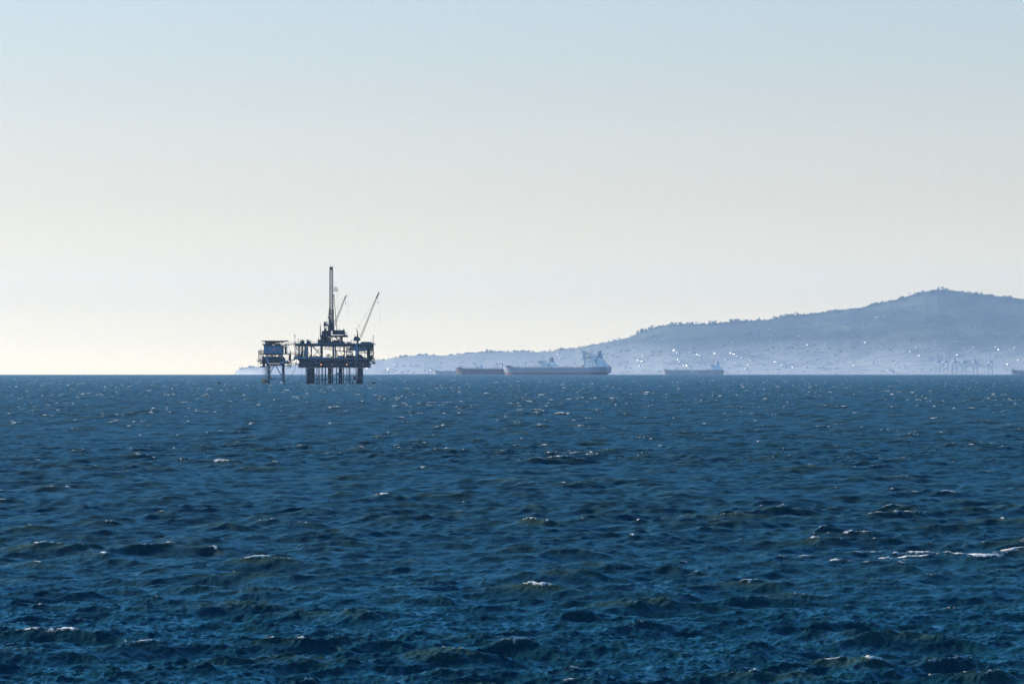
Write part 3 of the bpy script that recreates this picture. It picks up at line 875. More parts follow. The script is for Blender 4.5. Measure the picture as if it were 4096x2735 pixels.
T.p('lower_deck', M_['navy']).box(205, 412, 1250, 1272, -7, 7).box(130, 210, 1238, 1252, -7, 3).box(410, 470, 1240, 1252, -7, 3).end()
for X, v in ((219, -6.3), (399, -6.3), (222, 6.3), (402, 6.3)):
    T.p('leg', M_['pale' if v < 0 else 'navy']).tube((X, 1270, v), (X - 2 if X < 300 else X + 2, 1535, v), .45, 14).end(True)
for a, b in (((300, 1272), (226, 1398)), ((316, 1272), (394, 1402))):
    T.p('brace', M_['pale']).tube((*a, -6.3), (*b, -6.3), .3, 10).end(True)
T.p('brace', M_['navy']).tube((219, 1440, -6.3), (222, 1270, 6.3), .2).tube((399, 1440, -6.3), (402, 1270, 6.3), .2).end()
T.p('horizontal_brace', M_['mid']).tube((215, 1442, -6.3), (400, 1442, -6.3), .16).tube((215, 1442, 6.3), (400, 1442, 6.3), .16).end(True)
T.p('foot_strut', M_['navy']).tube((215, 1455, -6.3), (245, 1490, -6.3), .35).end(True)
T.p('foot_strut', M_['white']).tube((392, 1452, -6.5), (366, 1490, -7.5), .3).tube((400, 1470, -6.4), (398, 1520, -6.4), .75, 12).end(True)  # white stands in for the sunlit foot and its foam
g = random.Random(3)
for k in range(7):
    X = 161 + k * 8.3
    T.p('fender_pile', M_['pile']).tube((X, 1427 + g.uniform(0, 5) + (20 if k > 4 else 0), -8 + g.uniform(-1, 1)), (X - 1, 1535, -8), .23, 8).end(True)
T.p('fender_frame', M_['pile']).box(159, 216, 1446, 1452, -7.6, -7.2).box(159, 216, 1472, 1478, -7.6, -7.2).end()
# stairs, ladders, side platforms
stair_tower(T, 112, 170, [1110, 1134, 1165, 1205, 1232], -6, -3, M_['navy'])
T.p('side_platform', M_['navy']).box(92, 180, 1213, 1222, -6, -2).box(108, 205, 1288, 1293, -6, -2).box(160, 188, 1252, 1290, -5, -3).end()
T.p('railing', M_['navy']).rail([(92, 1213, -6), (150, 1213, -6)], 1.2, .9).rail([(108, 1288, -6), (165, 1288, -6)], 1.8, 1.4).rail([(108, 1240, -6), (150, 1240, -6)], 1.2, 1.4).rail([(140, 1110, -5), (175, 1110, -5)], 1.2, 1).rail([(155, 1036, -5), (180, 1036, -5)], 1.3, .8).rail([(154, 1020, -5), (175, 1020, -5)], 1.3, .8).end()
T.p('floodlight', M_['dark']).ball((112, 1107, -6), .45).ball((122, 1098, -6), .35).ball((136, 1099, -6), .35).ball((152, 1107, -6), .25).tube((118, 1130, -6), (118, 1076, -6), .06).tube((140, 1130, -6), (140, 1055, -6), .08).end()
q = T.p('access_ladder', M_['navy'])
for X in (160, 178, 190, 205): q.tube((X, 1250, -6.5), (X + 2, 1430, -6.5), .05, 4)
for X in (198, 206): q.tube((X, 1270, -7), (X, 1480, -7), .1, 5)
for Y in range(1300, 1430, 16): q.tube((196, Y, -7), (208, Y, -7), .06, 4)
q.box(178, 206, 1316, 1322, -7.2, -6.5).box(232, 248, 1288, 1302, 2, 3).lattice((240, 1300, 3), (240, 1440, 3), .7, .7, 12, .05, .03)
q.end()
T.p('hanging_line', M_['rope']).tube((262, 1272, -5), (266, 1350, -5), .04, 4).tube((266, 1350, -5), (272, 1440, -5), .03, 4).end()
T.p('vertical_vessel', M_['navy']).tube((436, 1040, -4), (436, 1128, -4), .62, 14).tube((424, 1048, -3), (424, 1070, -3), .35, 10).tube((456, 1044, -4), (456, 1128, -4), .1).box(400, 470, 1040, 1045, -5, 0).path([(402, 1048, -4), (412, 1062, -4), (408, 1075, -4), (403, 1090, -4)], .12).end(True)
q = T.p('riser_piping', M_['navy']).clutter(476, 498, 1090, 1215, -5, -3, 16, 81, .1).clutter(430, 470, 1210, 1245, -5, -3, 10, 82, .5)
q.tube((480, 1058, -4), (480, 1100, -4), .08).box(472, 500, 1140, 1146, -5, -3).path([(440, 1220, -4), (442, 1150, -4), (470, 1148, -4)], .08)
q.end()
stair_tower(T, 462, 498, [1200, 1232, 1262, 1294], -5, -2, M_['navy'], stairs=False, name='hanging_scaffold')
T.p('hanging_scaffold', M_['navy']).rail([(432, 1278, -5), (480, 1278, -5)], .9, 1).box(428, 500, 1277, 1281, -5, -4).tube((432, 1281, -5), (432, 1298, -5), .06).tube((462, 1294, -5), (462, 1312, -5), .07).tube((498, 1294, -5), (498, 1312, -5), .07).end()
T.p('railing', M_['navy']).rail([(405, 1036, -5), (470, 1036, -5)], 1.2, .9).rail([(410, 1130, -7), (472, 1130, -7)], 1.1, 1).end()
T.p('deck_crate', M_['dark']).box(428, 445, 1012, 1036, -4, -2.6).box(408, 424, 1022, 1036, -4, -2.6).end()

# ---- bridges between the two
T = Thing('footbridge', 'upper railed footbridge sloping up from the small platform roof', 'footbridge', 500, 1030, -6)
T.p('walkway', M_['navy']).prism([(446, 1024), (560, 1010), (560, 1016), (446, 1033)], -6.8, -5.2).path([(530, 1016, -6), (532, 1038, -6), (556, 1040, -6)], .12).end()
T.p('railing', M_['mid']).rail([(446, 1024, -6.8), (556, 1011, -6.8)], 1.1, 1.1, .05).rail([(446, 1024, -5.2), (556, 1011, -5.2)], 1.1, 1.1, .05).end()
T = Thing('footbridge', 'level footbridge with thin handrails between the two platforms', 'footbridge', 520, 1138, -6)
T.p('walkway', M_['navy']).box(472, 557, 1133, 1139, -6.8, -5.2).end()
T.p('railing', M_['mid']).rail([(474, 1133, -6.8), (556, 1133, -6.8)], 1.1, .9, .045).end()
T = Thing('pipe_bridge', 'lowest crooked pipe bridge joining both platforms above the hanging hose', 'pipe bridge', 520, 1240, -6)
T.p('upper_pipe', M_['dark']).path([(448, 1252, -6), (490, 1222, -6), (540, 1202, -6), (556, 1192, -6)], .26, 8).end()
T.p('lower_pipe', M_['dark']).path([(468, 1236, -6), (520, 1243, -6), (600, 1256, -6)], .2, 8).end()
T.p('handrail', M_['navy']).path([(500, 1198, -6), (552, 1186, -6)], .07).path([(490, 1250, -6), (590, 1262, -6)], .05).tube((520, 1243, -6), (520, 1208, -6), .06).end()
T.p('valve', M_['dark']).ball((561, 1240, -6), .4).tube((561, 1260, -6), (565, 1215, -6), .2).ball((540, 1206, -6), .4).end()
T = Thing('hanging_hose', 'long grey hose sagging in a curve from the pipe bridge to the water', 'hose', 556, 1262, -6.5)
g0 = [(558, 1258), (552, 1290), (542, 1322), (528, 1355), (510, 1386), (490, 1412), (468, 1434), (446, 1450), (428, 1458), (414, 1455), (410, 1448)]
T.p('hose', M_['rope']).path([(a, b, -6.5) for a, b in g0], .13, 6).end(True)
T = Thing('mooring_line', 'pair of thin lines hanging from the main deck girder to the water', 'rope', 640, 1300, -12)
T.p('line', M_['rope']).tube((634, 1300, -12), (627, 1487, -12), .035, 4).end()
T.p('line', M_['rope']).tube((642, 1300, -12), (643, 1487, -12), .035, 4).end()

# ---- cormorants on the horizontal pipe of the small platform
g = random.Random(21)
b0 = None
for X in (232, 246, 262, 268, 284, 302, 313, 317, 330, 344, 360, 374, 384):
    if b0 is None:
        T = Thing('cormorant', 'small dark seabird perched on the low pipe of the small platform', 'bird', X, 1439, -6.3, 'seabirds on the low pipe')
        T.p('body', M_['bird']).ball((X, 1434.5, -6.3), .17, 1.5).tube((X + 1, 1430, -6.3), (X + 2, 1425, -6.3), .07, 6).ball((X + 3, 1424, -6.3), .09).tube((X, 1439, -6.3), (X, 1436, -6.3), .06).end(True)
        b0 = T.root
    else:
        c = dup(b0)
        c.location.x += (X - 232) * S
        c.rotation_euler = (0, 0, g.uniform(0, 6))
        c.scale = [g.uniform(.85, 1.2)] * 3

# ---- mooring buoys
def buoy(px, py, label):
    o = at(px, py, 2390)
    r = empty('mooring_buoy', (o.x, 2390, drop(2390)))
    tag(r, label, 'buoy')
    MB().tube((-1.2, 0, .25), (1.3, 0, .25), .75, 16).tube((-1.45, 0, .25), (-1.2, 0, .25), .5, 16, .75).build('float', M_['navy'], r, False)
    MB().tube((-1.52, 0, .35), (-1.45, 0, .35), .5, 14).build('sunlit_end', M_['white'], r)  # white plate stands in for sunlight on the float's end
    m = MB()
    for x in (-.7, .2, .9): m.tube((x, 0, .9), (x, 0, 1.35), .08, 6)
    m.box(-.8, 1.0, -.1, .1, 1.25, 1.38)
    m.build('mooring_frame', M_['dark'], r)
    return r
b1 = buoy(1494, 1532, 'dark mooring buoy with painted sunlit end floating past the stair tower side')
b2 = buoy(876, 1528.5, 'dark mooring buoy with painted sunlit end floating alone towards the sunny horizon')

# ---- seals and gulls resting on top would be too small to read; birds in the air
def flying_bird(px, py, d, span, bank, label, m, group=None):
    o = at(px, py, d)
    r = empty('flying_bird', o)
    tag(r, label, 'bird', group)
    r.rotation_euler = (0, bank, 0)
    s_ = span
    me = MB()
    me.ball((0, 0, 0), .09 * s_, 8, 6, .8).tube((0, .05 * s_, 0), (0, .34 * s_, 0), .055 * s_, 6, .02 * s_).tube((0, -.05 * s_, 0), (0, -.3 * s_, .02 * s_), .06 * s_, 6, .03 * s_)
    me.build('body', m, r, True)
    for sg in (-1, 1):
        w = MB()
        ch = [(0, .10, 0, .035), (.22 * sg, .10, -.01, .03), (.36 * sg, .07, .05, .022), (.5 * sg, .02, .12, .01)]
        vs, fs = [], []
        for x, c, z, t in ch:
            vs += [(x * s_, -c * s_, z * s_), (x * s_, c * s_, z * s_), (x * s_, c * s_, (z + t) * s_), (x * s_, -c * s_, (z + t) * s_)]
        for i in range(3):
            a = i * 4
            for k in range(4): fs.append((a + k, a + (k + 1) % 4, a + 4 + (k + 1) % 4, a + 4 + k))
        fs += [(0, 1, 2, 3), (12, 15, 14, 13)]
        w.add(vs, fs).build('wing', m, r)
    return r
flying_bird(976.5, 416.5, 900, .95, 0.06, 'small grey gull gliding with spread wings high in the empty sky', M_['gull'])
G_ = 'specks of birds over the bright horizon'
for px, py, d, lb in ((900, 1412, 1500, 'dark bird flying highest of those over the bright horizon'),
                      (921.5, 1447.5, 1450, 'dark bird flying just below its companion near the headland tip'),
                      (930, 1441, 1500, 'dark bird flying just above its companion near the headland tip'),
                      (862, 1465.5, 1500, 'dark bird flying lowest near the lone mooring buoy'),
                      (195, 1380, 1300, 'dark bird flying far out on the sunny side of the sky'),
                      (2643.5, 1408.5, 1300, 'dark bird flying before the hillside town above the faint tanker'),
                      (3675, 1131, 1500, 'dark bird flying just over the hill summit')):
    flying_bird(px, py, d, .62, random.Random(px).uniform(-.5, .5), lb, M_['bird'], G_)

# ------------------------------------------------------------------ tankers at anchor
def hull_mesh(L, B, H, boot, sheer, aft, z0, z1, deck, rake=0.022, ov=0.035, bul=True):
    """lofted hull shell between heights z0..z1; bow at -x. Flared raked bow, cut-up transom stern."""
    nu = 40
    us = [i / nu for i in range(nu + 1)]
    us = [u * u * 0.35 / 0.35 if False else (0.5 - 0.5 * math.cos(math.pi * u)) for u in us]
    nz = 5
    mb = MB()
    def half(u, z):
        f = max(0.0, min(1.0, z / H))
        lb = 0.10 - 0.03 * f
        b = 1.0
        if u < lb: b *= max(0.0, 1 - (1 - u / lb) ** 2) ** 0.55
        ls = 0.16
        if u > 1 - ls:
            e = 0.45 + 0.45 * f
            b *= e + (1 - e) * (1 - ((u - (1 - ls)) / ls) ** 2)
        return B / 2 * b
    def top(u):
        s_ = sheer * max(0, 1 - u / 0.10) ** 0.6 if u < 0.10 else 0
        a_ = aft if u > 0.83 else 0
        return s_ + a_
    def px(u, z):
        f = max(0.0, min(1.0, z / H))
        xb = -L / 2 + L * rake * (1 - f) ** 1.2
        k = min(1.0, max(0.0, (z - 0.02 * H) / (0.32 * H)))
        xs = L / 2 - L * ov * (1 - k) - (0.002 * L if f > .9 else 0)
        return xb + u * (xs - xb)
    rows = []
    for j in range(nz + 1):
        z = z0 + (z1 - z0) * j / nz
        row = []
        for u in us:
            zz = z
            if z1 >= H and j == nz: zz = z + top(u)
            row.append((px(u, z), half(u, z), zz))
        rows.append(row)
    for sg in (-1, 1):
        vs, fs = [], []
        for row in rows: vs += [(x, sg * y, z) for x, y, z in row]
        n = nu + 1
        for j in range(nz):
            for i in range(nu):
                fs.append((j * n + i, j * n + i + 1, (j + 1) * n + i + 1, (j + 1) * n + i))
        mb.add(vs, fs)
    # transom
    vs = [(r[-1][0], -r[-1][1], r[-1][2]) for r in rows] + [(r[-1][0], r[-1][1], r[-1][2]) for r in rows]
    mb.add(vs, [(j, j + 1, nz + 2 + j, nz + 1 + j) for j in range(nz)])
    if deck:
        t = rows[-1]
        vs = [(x, -y, z - .6) for x, y, z in t] + [(x, y, z - .6) for x, y, z in t]
        n = nu + 1
        mb.add(vs, [(i, i + 1, n + i + 1, n + i) for i in range(nu)])
    return mb

def paint(name, c, **k): return mat(name, c, 0.5, var=.12, scale=.08, dirt=(c[0] * .7 + .03, c[1] * .6 + .02, c[2] * .55 + .015), dirt_amt=.35, **k)
SH = dict(blue=paint('grey blue hull paint', (0.21, 0.22, 0.27)), red=paint('red boot topping', (0.125, 0.075, 0.075)), brown=paint('maroon hull paint', (0.075, 0.064, 0.074)), faded=paint('hazed maroon hull paint', (0.21, 0.18, 0.19)),  # faded hull paint: haze put into the maroon for distant ships
          grey=paint('dark grey hull paint', (0.10, 0.11, 0.14)), white=paint('ship superstructure white', (0.85, 0.79, 0.72)), deck=paint('oxide red deck', (0.20, 0.07, 0.055)),
          grn=paint('deck machinery grey', (0.22, 0.24, 0.24)), fun=paint('funnel blue grey', (0.25, 0.33, 0.45)), black=paint('funnel black', (0.03, 0.03, 0.035)),
          mast=paint('buff mast paint', (0.32, 0.27, 0.24)), orange=paint('orange lifeboat shell', (0.24, 0.085, 0.06)))

def tanker(label, px_bow, px_stern, d, yaw, L, B, H, boot, hull, bootm, seed, deck_cranes=(), plain_boot=True, stern=True, house=True, house_h=17.0, funnel='fun', letters=False, wing=True, band=True, name='oil_tanker'):
    xc = ((px_bow + px_stern) / 2 - 2048) / F * d
    r = empty(name, (xc, d, drop(d)), -yaw)
    tag(r, label, 'oil tanker', 'oil tankers at anchor on the horizon')
    g = random.Random(seed)
    sheer, aft = 2.6, 1.7
    hu = hull_mesh(L, B, H, boot, sheer, aft, boot, H, True).build('hull', SH[hull], r)
    hull_mesh(L, B, H, boot, 0, 0, -3.0, boot, False).build('boot_topping', SH[bootm], r)
    m = MB()
    m.ball((-L / 2 + L * .022, 0, .3), 2.4, 12, 8)
    m.build('bulbous_bow', SH[bootm], r, True)
    # weather deck: pipes, posts, hatches
    x0, x1 = -L / 2 + .085 * L, L / 2 - .20 * L
    m = MB()
    for y in (-2.2, -1.2, 0, 1.2, 2.2): m.tube((x0, y, H + 2.0), (x1, y, H + 2.0), .38, 6)
    k = x0
    while k < x1:
        m.box(k, k + .6, -3, 3, H - .6, H + 1.8)
        k += 7
    m.build('cargo_pipes', SH['grn'], r)
    m = MB()
    for i in range(46):
        x = g.uniform(x0, x1); y = g.uniform(-B * .42, B * .42); h = g.uniform(.8, 2.8)
        if g.random() < .5: m.box(x, x + g.uniform(.8, 3.5), y, y + g.uniform(.8, 2.5), H - .6, H + h)
        else: m.tube((x, y, H - .6), (x, y, H + h + 1), .25, 6)
    m.build('deck_fittings', SH['deck'], r)
    m = MB()
    for sg in (-1, 1): m.rail([(-L / 2 + .13 * L, sg * B * .485, H - .3), (L / 2 - .18 * L, sg * B * .485, H - .3)], 1.3, 3.0, .09)
    m.box(-L * .02, L * .03, -B * .4, -B * .28, H - .6, H + 1.6).box(-L * .02, L * .03, B * .28, B * .4, H - .6, H + 1.6)
    m.build('deck_rail', SH['white'], r)
    m = MB()
    m.box(-L / 2 + 5, -L / 2 + 15, -5, 5, H - .6, H + sheer + 1.2).box(-L / 2 + 8, -L / 2 + 11, -7, 7, H, H + sheer + 1.6).tube((-L / 2 + 9, -4, H + 3), (-L / 2 + 9, 4, H + 3), 1.1, 10)
    m.build('windlass', SH['black'], r)
    # foremast
    xm = -L / 2 + .078 * L
    m = MB().tube((xm, 0, H), (xm, 0, H + 17), .55, 8, .3).box(xm - .5, xm + .5, -2.4, 2.4, H + 10.2, H + 10.8).tube((xm, 0, H + 17), (xm, 0, H + 20), .12, 5).box(xm - 1.2, xm + 1.6, -1, 1, H + 6, H + 6.4)
    m.build('foremast', SH['mast'], r)
    for xk, h in ((-L * .3, 6.5), (-L * .12, 5.0), (L * .2, 6.0)):
        MB().tube((xk, 1, H), (xk, 1, H + h), .45, 8).box(xk - .7, xk + .7, .3, 1.7, H + h, H + h + .8).build('vent_post', SH['grn'], r)
    for xk, reach, ang in deck_cranes:
        q = MB().tube((xk, 0, H), (xk, 0, H + 10.5), 1.1, 12).box(xk - 1.8, xk + 1.8, -1.6, 1.6, H + 10.5, H + 13).build('deck_crane', SH['grn'], r)
        MB().tube((xk, 0, H + 12), (xk - reach * math.cos(ang), 0, H + 12 + reach * math.sin(ang)), .7, 8, .35).build('crane_jib', SH['grn'], q)
    if not house: return r
    # accommodation
    D = H + aft
    xa = L / 2 - .205 * L
    q = MB().box(xa, xa + .10 * L, -B * .36, B * .36, H - .6, H + house_h * .34).box(xa + .004 * L, xa + .092 * L, -B * .34, B * .34, H + house_h * .34, H + house_h * .62).box(xa + .008 * L, xa + .085 * L, -B * .32, B * .32, H + house_h * .62, H + house_h * .84).build('accommodation', SH['white'], r)
    for z in (.2, .46, .72):
        for sg in (-1, 0, 1):
            m = MB()
            if sg == 0:
                for yk in range(-5, 6):
                    m.box(xa - .1 + .004 * L * (z > .34) + .004 * L * (z > .62), xa + .3, yk * B * .055 - .5, yk * B * .055 + .5, H + house_h * z, H + house_h * z + .9)
            else:
                yy = B * (.36 if z < .34 else .34 if z < .62 else .32) * sg
                for xk in range(6):
                    m.box(xa + .015 * L + xk * .012 * L, xa + .015 * L + xk * .012 * L + .9, yy - .08, yy + .08, H + house_h * z, H + house_h * z + .9)
            m.build('window_row', SH['black'], q)
    # bridge with wings out to the full beam
    m = MB().box(xa, xa + .05 * L, -B * .30, B * .30, H + house_h * .84, H + house_h)
    zb = H + house_h * .84
    if wing:
        m.box(xa + 1, xa + 7, -B * .53, B * .53, zb - .5, zb + 1.6)
        m.box(xa - .6, xa + .05 * L + .5, -B * .31, B * .31, H + house_h, H + house_h + .5)
    br = m.build('bridge', SH['white'], r)
    MB().box(xa - .08, xa + .05 * L + .06, -B * .302, B * .302, zb + 1.2, zb + 2.4).build('bridge_window', SH['black'], br)
    if wing:
        m = MB()
        for sg in (-1, 1):
            m.tube((xa + 4, sg * B * .51, zb - .5), (xa + 4, sg * B * .32, H + house_h * .45), .5, 6)
            m.tube((xa + 4, sg * B * .42, zb - .5), (xa + 4, sg * B * .32, H + house_h * .62), .3, 6)
        m.build('wing_strut', SH['white'], br)
    # radar mast
    xr, zr = xa + .04 * L, H + house_h
    m = MB().tube((xr, 0, zr), (xr, 0, zr + 10), .9, 8, .5).box(xr - 1.5, xr + 1.5, -3.2, 3.2, zr + 6, zr + 6.5).box(xr - 1, xr + 1, -2.4, 2.4, zr + 9.5, zr + 10).tube((xr, 0, zr + 10), (xr, 0, zr + 15.5), .25, 6)
    for y in (-2, 2): m.tube((xr, y, zr + 6.5), (xr, y, zr + 13), .16, 5)
    m.box(xr - .4, xr + .4, -2.6, 2.6, zr + 12.6, zr + 13.1).box(xr - 2.6, xr - 2.0, -2.2, 2.2, zr + 7.2, zr + 7.8).tube((xa + 1.5, 3, zr), (xa + 1.5, 3, zr + 7.5), .18, 5).box(xa + .8, xa + 2.2, 2.2, 3.8, zr + 6.8, zr + 7.8).ball((xa + 6, -5, zr + 1.6), 1.1)
    m.build('radar_mast', SH['mast'], r)
    # engine casing and funnel
    xf = xa + .112 * L
    q = MB().box(xa + .10 * L, xf + .045 * L, -B * .27, B * .27, H, H + house_h * .58).box(xf - .012 * L, xf + .03 * L, -B * .2, B * .2, H + house_h * .58, H + house_h * .8).box(xf + .045 * L, xf + .062 * L, -B * .2, B * .2, H, H + house_h * .32).build('engine_casing', SH['white'], r)
    zf = H + house_h * .8
    ft = zf + house_h * .46
    q = MB().add([(xf - .012 * L, -5, zf), (xf + .026 * L, -5, zf), (xf + .026 * L, 5, zf), (xf - .012 * L, 5, zf), (xf - .010 * L, -4, ft), (xf + .018 * L, -4, ft), (xf + .018 * L, 4, ft), (xf - .010 * L, 4, ft)],
                 [(0, 3, 2, 1), (4, 5, 6, 7), (0, 1, 5, 4), (1, 2, 6, 5), (2, 3, 7, 6), (3, 0, 4, 7)]).build('funnel', SH[funnel], r)
    if band:
        MB().box(xf - .0135 * L, xf + .0275 * L, -5.15, 5.15, zf, zf + house_h * .1).build('funnel_band', SH['red'], q)
        MB().box(xf - .0035 * L, xf + .003 * L, -4.75, 4.75, zf + house_h * .2, zf + house_h * .34).box(xf + .009 * L, xf + .015 * L, -4.75, 4.75, zf + house_h * .2, zf + house_h * .34).build('funnel_emblem', SH['black'], q)
    MB().box(xf - .0115 * L, xf + .0195 * L, -4.2, 4.2, ft, ft + .9).tube((xf, -1.5, ft), (xf, -1.5, ft + 3.6), .9, 8).tube((xf + .008 * L, 1, ft), (xf + .008 * L, 1, ft + 3.8), 1.0, 8).tube((xf - .006 * L, 1.5, ft), (xf - .006 * L, 1.5, ft + 2.4), .6, 8).tube((xf + .014 * L, -1, ft), (xf + .014 * L, -1, ft + 3.4), .8, 8).build('exhaust_pipe', SH['black'], q)
    # lifeboats
    for sg in (-1, 1):
        MB().ball((xa - 5.5, sg * B * .33, H + 3.4), 1.0).add([], []).build('lifeboat_davit', SH['grn'], r)
        lb = MB()
        n = 8
        vs, fs = [], []
        for i in range(n + 1):
            t = i / n * 2 - 1
            w = max(.15, (1 - t ** 4)) * 1.9
            x = xa - 6 + t * 4.6
            for a in range(8):
                an = 2 * math.pi * a / 8
                vs.append((x, sg * B * .36 + w * math.cos(an), H + 3.2 + w * .85 * math.sin(an)))
        for i in range(n):
            for a in range(8): fs.append((i * 8 + a, i * 8 + (a + 1) % 8, i * 8 + 8 + (a + 1) % 8, i * 8 + 8 + a))
        fs += [tuple(range(8)), tuple(range(n * 8, n * 8 + 8))]
        lb.add(vs, fs).build('lifeboat', SH['orange'], r, True)
    m = MB().rail([(xa + .15 * L, -B * .4, D - .4), (L / 2 - 2, -B * .38, D - .4), (L / 2 - 1, B * .38, D - .4)], 1.3, 3, .09).tube((L / 2 - 5, 0, D), (L / 2 - 5, 0, D + 5), .2, 6)
    m.build('stern_rail', SH['white'], r)
    if letters:
        # pale block letters amidships, too far off to read but for their strokes
        m = MB()
        st = dict(L=[(0, 0, 0, 1), (0, 0, .7, 0)], I=[(.3, 0, .3, 1)], N=[(0, 0, 0, 1), (0, 1, .7, 0), (.7, 0, .7, 1)], T=[(.35, 0, .35, 1), (0, 1, .7, 1)],
                  Z=[(0, 1, .7, 1), (.7, 1, 0, 0), (0, 0, .7, 0)], X=[(0, 0, .7, 1), (0, 1, .7, 0)])
        for i, c in enumerate('LINTX'):
            for a, b, c_, e in st[c]:
                m.tube((-8 + i * 5.4 + a * 5, -B / 2 - .12, H * .42 + b * 5.5), (-8 + i * 5.4 + c_ * 5, -B / 2 - .12, H * .42 + e * 5.5), .5, 4)
        m.build('hull_lettering', SH['white'], r)
    return r

tanker('large blue grey tanker with red waterline band and tall white stern house', 2013, 2437, 8300, R(18), 232, 40, 15.4, 5.6, 'blue', 'red', 1, house_h=25, band=True)
tanker('maroon tanker partly hidden behind the bow of the big blue grey tanker', 1819, 2246, 9400, R(17), 262, 42, 13.8, 1.5, 'brown', 'brown', 2, deck_cranes=((-262 * .055, 19, 0.02), (262 * .33, 17, -.05)), house_h=19, band=False, funnel='grn')
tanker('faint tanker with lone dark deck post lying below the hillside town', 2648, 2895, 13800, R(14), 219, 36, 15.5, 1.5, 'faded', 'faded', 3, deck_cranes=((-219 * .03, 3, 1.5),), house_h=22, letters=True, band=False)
tanker('pale hazy ship cut off by the picture edge below the port cranes', 4042, 4270, 14200, R(10), 208, 34, 15.0, 1.2, 'grey', 'grey', 4, house_h=20, band=False)
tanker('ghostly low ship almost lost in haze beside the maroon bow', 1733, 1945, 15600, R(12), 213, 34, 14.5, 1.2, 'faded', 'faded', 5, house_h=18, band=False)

# bell buoy by the maroon bow
o = at(1823, 1497, 7800)
bb = empty('bell_buoy', (o.x, 7800, drop(7800)))
tag(bb, 'small dark cone shaped sea buoy just ahead of the maroon bow', 'buoy')
MB().tube((0, 0, -.5), (0, 0, 1.0), 1.5, 12).build('float', SH['grey'], bb)
MB().tube((0, 0, 1.9), (0, 0, 4.9), 1.5, 10, .2).build('cone_topmark', SH['black'], bb)
m = MB()
for a in range(3): m.tube((1.2 * math.cos(a * 2.1), 1.2 * math.sin(a * 2.1), 1), (1.0 * math.cos(a * 2.1), 1.0 * math.sin(a * 2.1), 2.0), .12, 5)
m.build('cage', SH['black'], bb)

# ------------------------------------------------------------------ the hills across the bay
PROF = [(925, 1530), (936, 1499), (938, 1490), (942, 1484), (955, 1477), (974, 1476), (990, 1473), (1010, 1471), (1025, 1472), (1080, 1470), (1180, 1464), (1300, 1457), (1420, 1450), (1504, 1444),
        (1540, 1442), (1573, 1434), (1641, 1427), (1709, 1424), (1773, 1426), (1836, 1420), (1888, 1416), (1965, 1413), (2045, 1409), (2113, 1408), (2156, 1409), (2214, 1404),
        (2260, 1398), (2300, 1396), (2376, 1379), (2440, 1366), (2514, 1350), (2552, 1332), (2606, 1313), (2682, 1299), (2760, 1297), (2835, 1296), (2935, 1285), (3065, 1280), (3133, 1264),
        (3217, 1257), (3294, 1249), (3367, 1242), (3401, 1233), (3447, 1232), (3493, 1218), (3531, 1208), (3584, 1199), (3661, 1176), (3699, 1166), (3753, 1161), (3829, 1164),
        (3906, 1174), (3982, 1183), (4096, 1196), (4250, 1215), (4450, 1240), (4700, 1262), (5000, 1290), (5400, 1330)]
PX = np.array([p[0] for p in PROF], float)
PY = np.array([p[1] for p in PROF], float)
def ridge(px):
    """distance of the skyline and its height there"""
    y = np.interp(px, [900, 1500, 2300, 2700, 3700, 5400], [24500, 23600, 22600, 21800, 21800, 22500])
    z = CAM_H + (HZ - np.interp(px, PX, PY)) / F * y
    return y, z
def fbm(x, y, s, o=4):
    return mnoise.fractal(Vector((x / s, y / s, 3.7)), 0.9, 2.0, o)
SHORE = 18600.0
NXH, NYH = 900, 84
pxs = np.linspace(925, 5400, NXH)
vs = []
for i, px in enumerate(pxs):
    yr, zr = ridge(px)
    zr = float(zr); yr = float(yr)
    for j in range(NYH):
        t = j / 66.0
        sh = SHORE + 1500 * max(0.0, min(1.0, (1700 - px) / 700)) + 3200 * max(0, min(1, (1050 - px) / 110))
        y = sh + (yr - sh) * t
        x = (px - 2048) / F * y
        base = drop(y) - 2.0
        if t <= 1:
            s = 0.42 * t + 0.58 * t ** 2.1
            if zr - base < 160: s = 1 - (1 - t) ** 2.2 * 0.92
            z = base + (zr - base) * s
            n = fbm(x, y, 900) * 0.15 + fbm(x, y, 260) * 0.03
            z += n * (zr - base) * 4 * t * (1 - t) * 0.8
        else:
            z = zr - (zr - base) * ((t - 1) / .26) ** 1.3
        vs.append((x, y, z))
fs = []
for i in range(NXH - 1):
    for j in range(NYH - 1):
        a = i * NYH + j
        fs.append((a, a + NYH, a + NYH + 1, a + 1))
me = bpy.data.meshes.new('hills')
me.from_pydata(vs, [], fs)
me.polygons.foreach_set('use_smooth', [True] * len(fs))
HV = np.array(vs).reshape(NXH, NYH, 3)
hm_ = bpy.data.materials.new('scrub and grass hillside')
hm_.use_nodes = True
n, l = hm_.node_tree.nodes, hm_.node_tree.links
p = n['Principled BSDF']
p.inputs['Roughness'].default_value = 0.95
p.inputs['Specular IOR Level'].default_value = 0.1
g_ = n.new('ShaderNodeNewGeometry')
def noise_(scale, detail, vec=None, sc3=None):
    t = n.new('ShaderNodeTexNoise')
    t.inputs['Scale'].default_value = scale
    t.inputs['Detail'].default_value = detail
    mp = n.new('ShaderNodeMapping')
    mp.inputs['Scale'].default_value = sc3 or (1, 1, 1)
    l.new(g_.outputs['Position'], mp.inputs['Vector'])
    l.new(mp.outputs[0], t.inputs['Vector'])
    return t.outputs['Fac']
def ramp_(fac, lo, hi):
    r_ = n.new('ShaderNodeMapRange')
    r_.inputs[1].default_value, r_.inputs[2].default_value = lo, hi
    l.new(fac, r_.inputs[0])
    return r_.outputs[0]
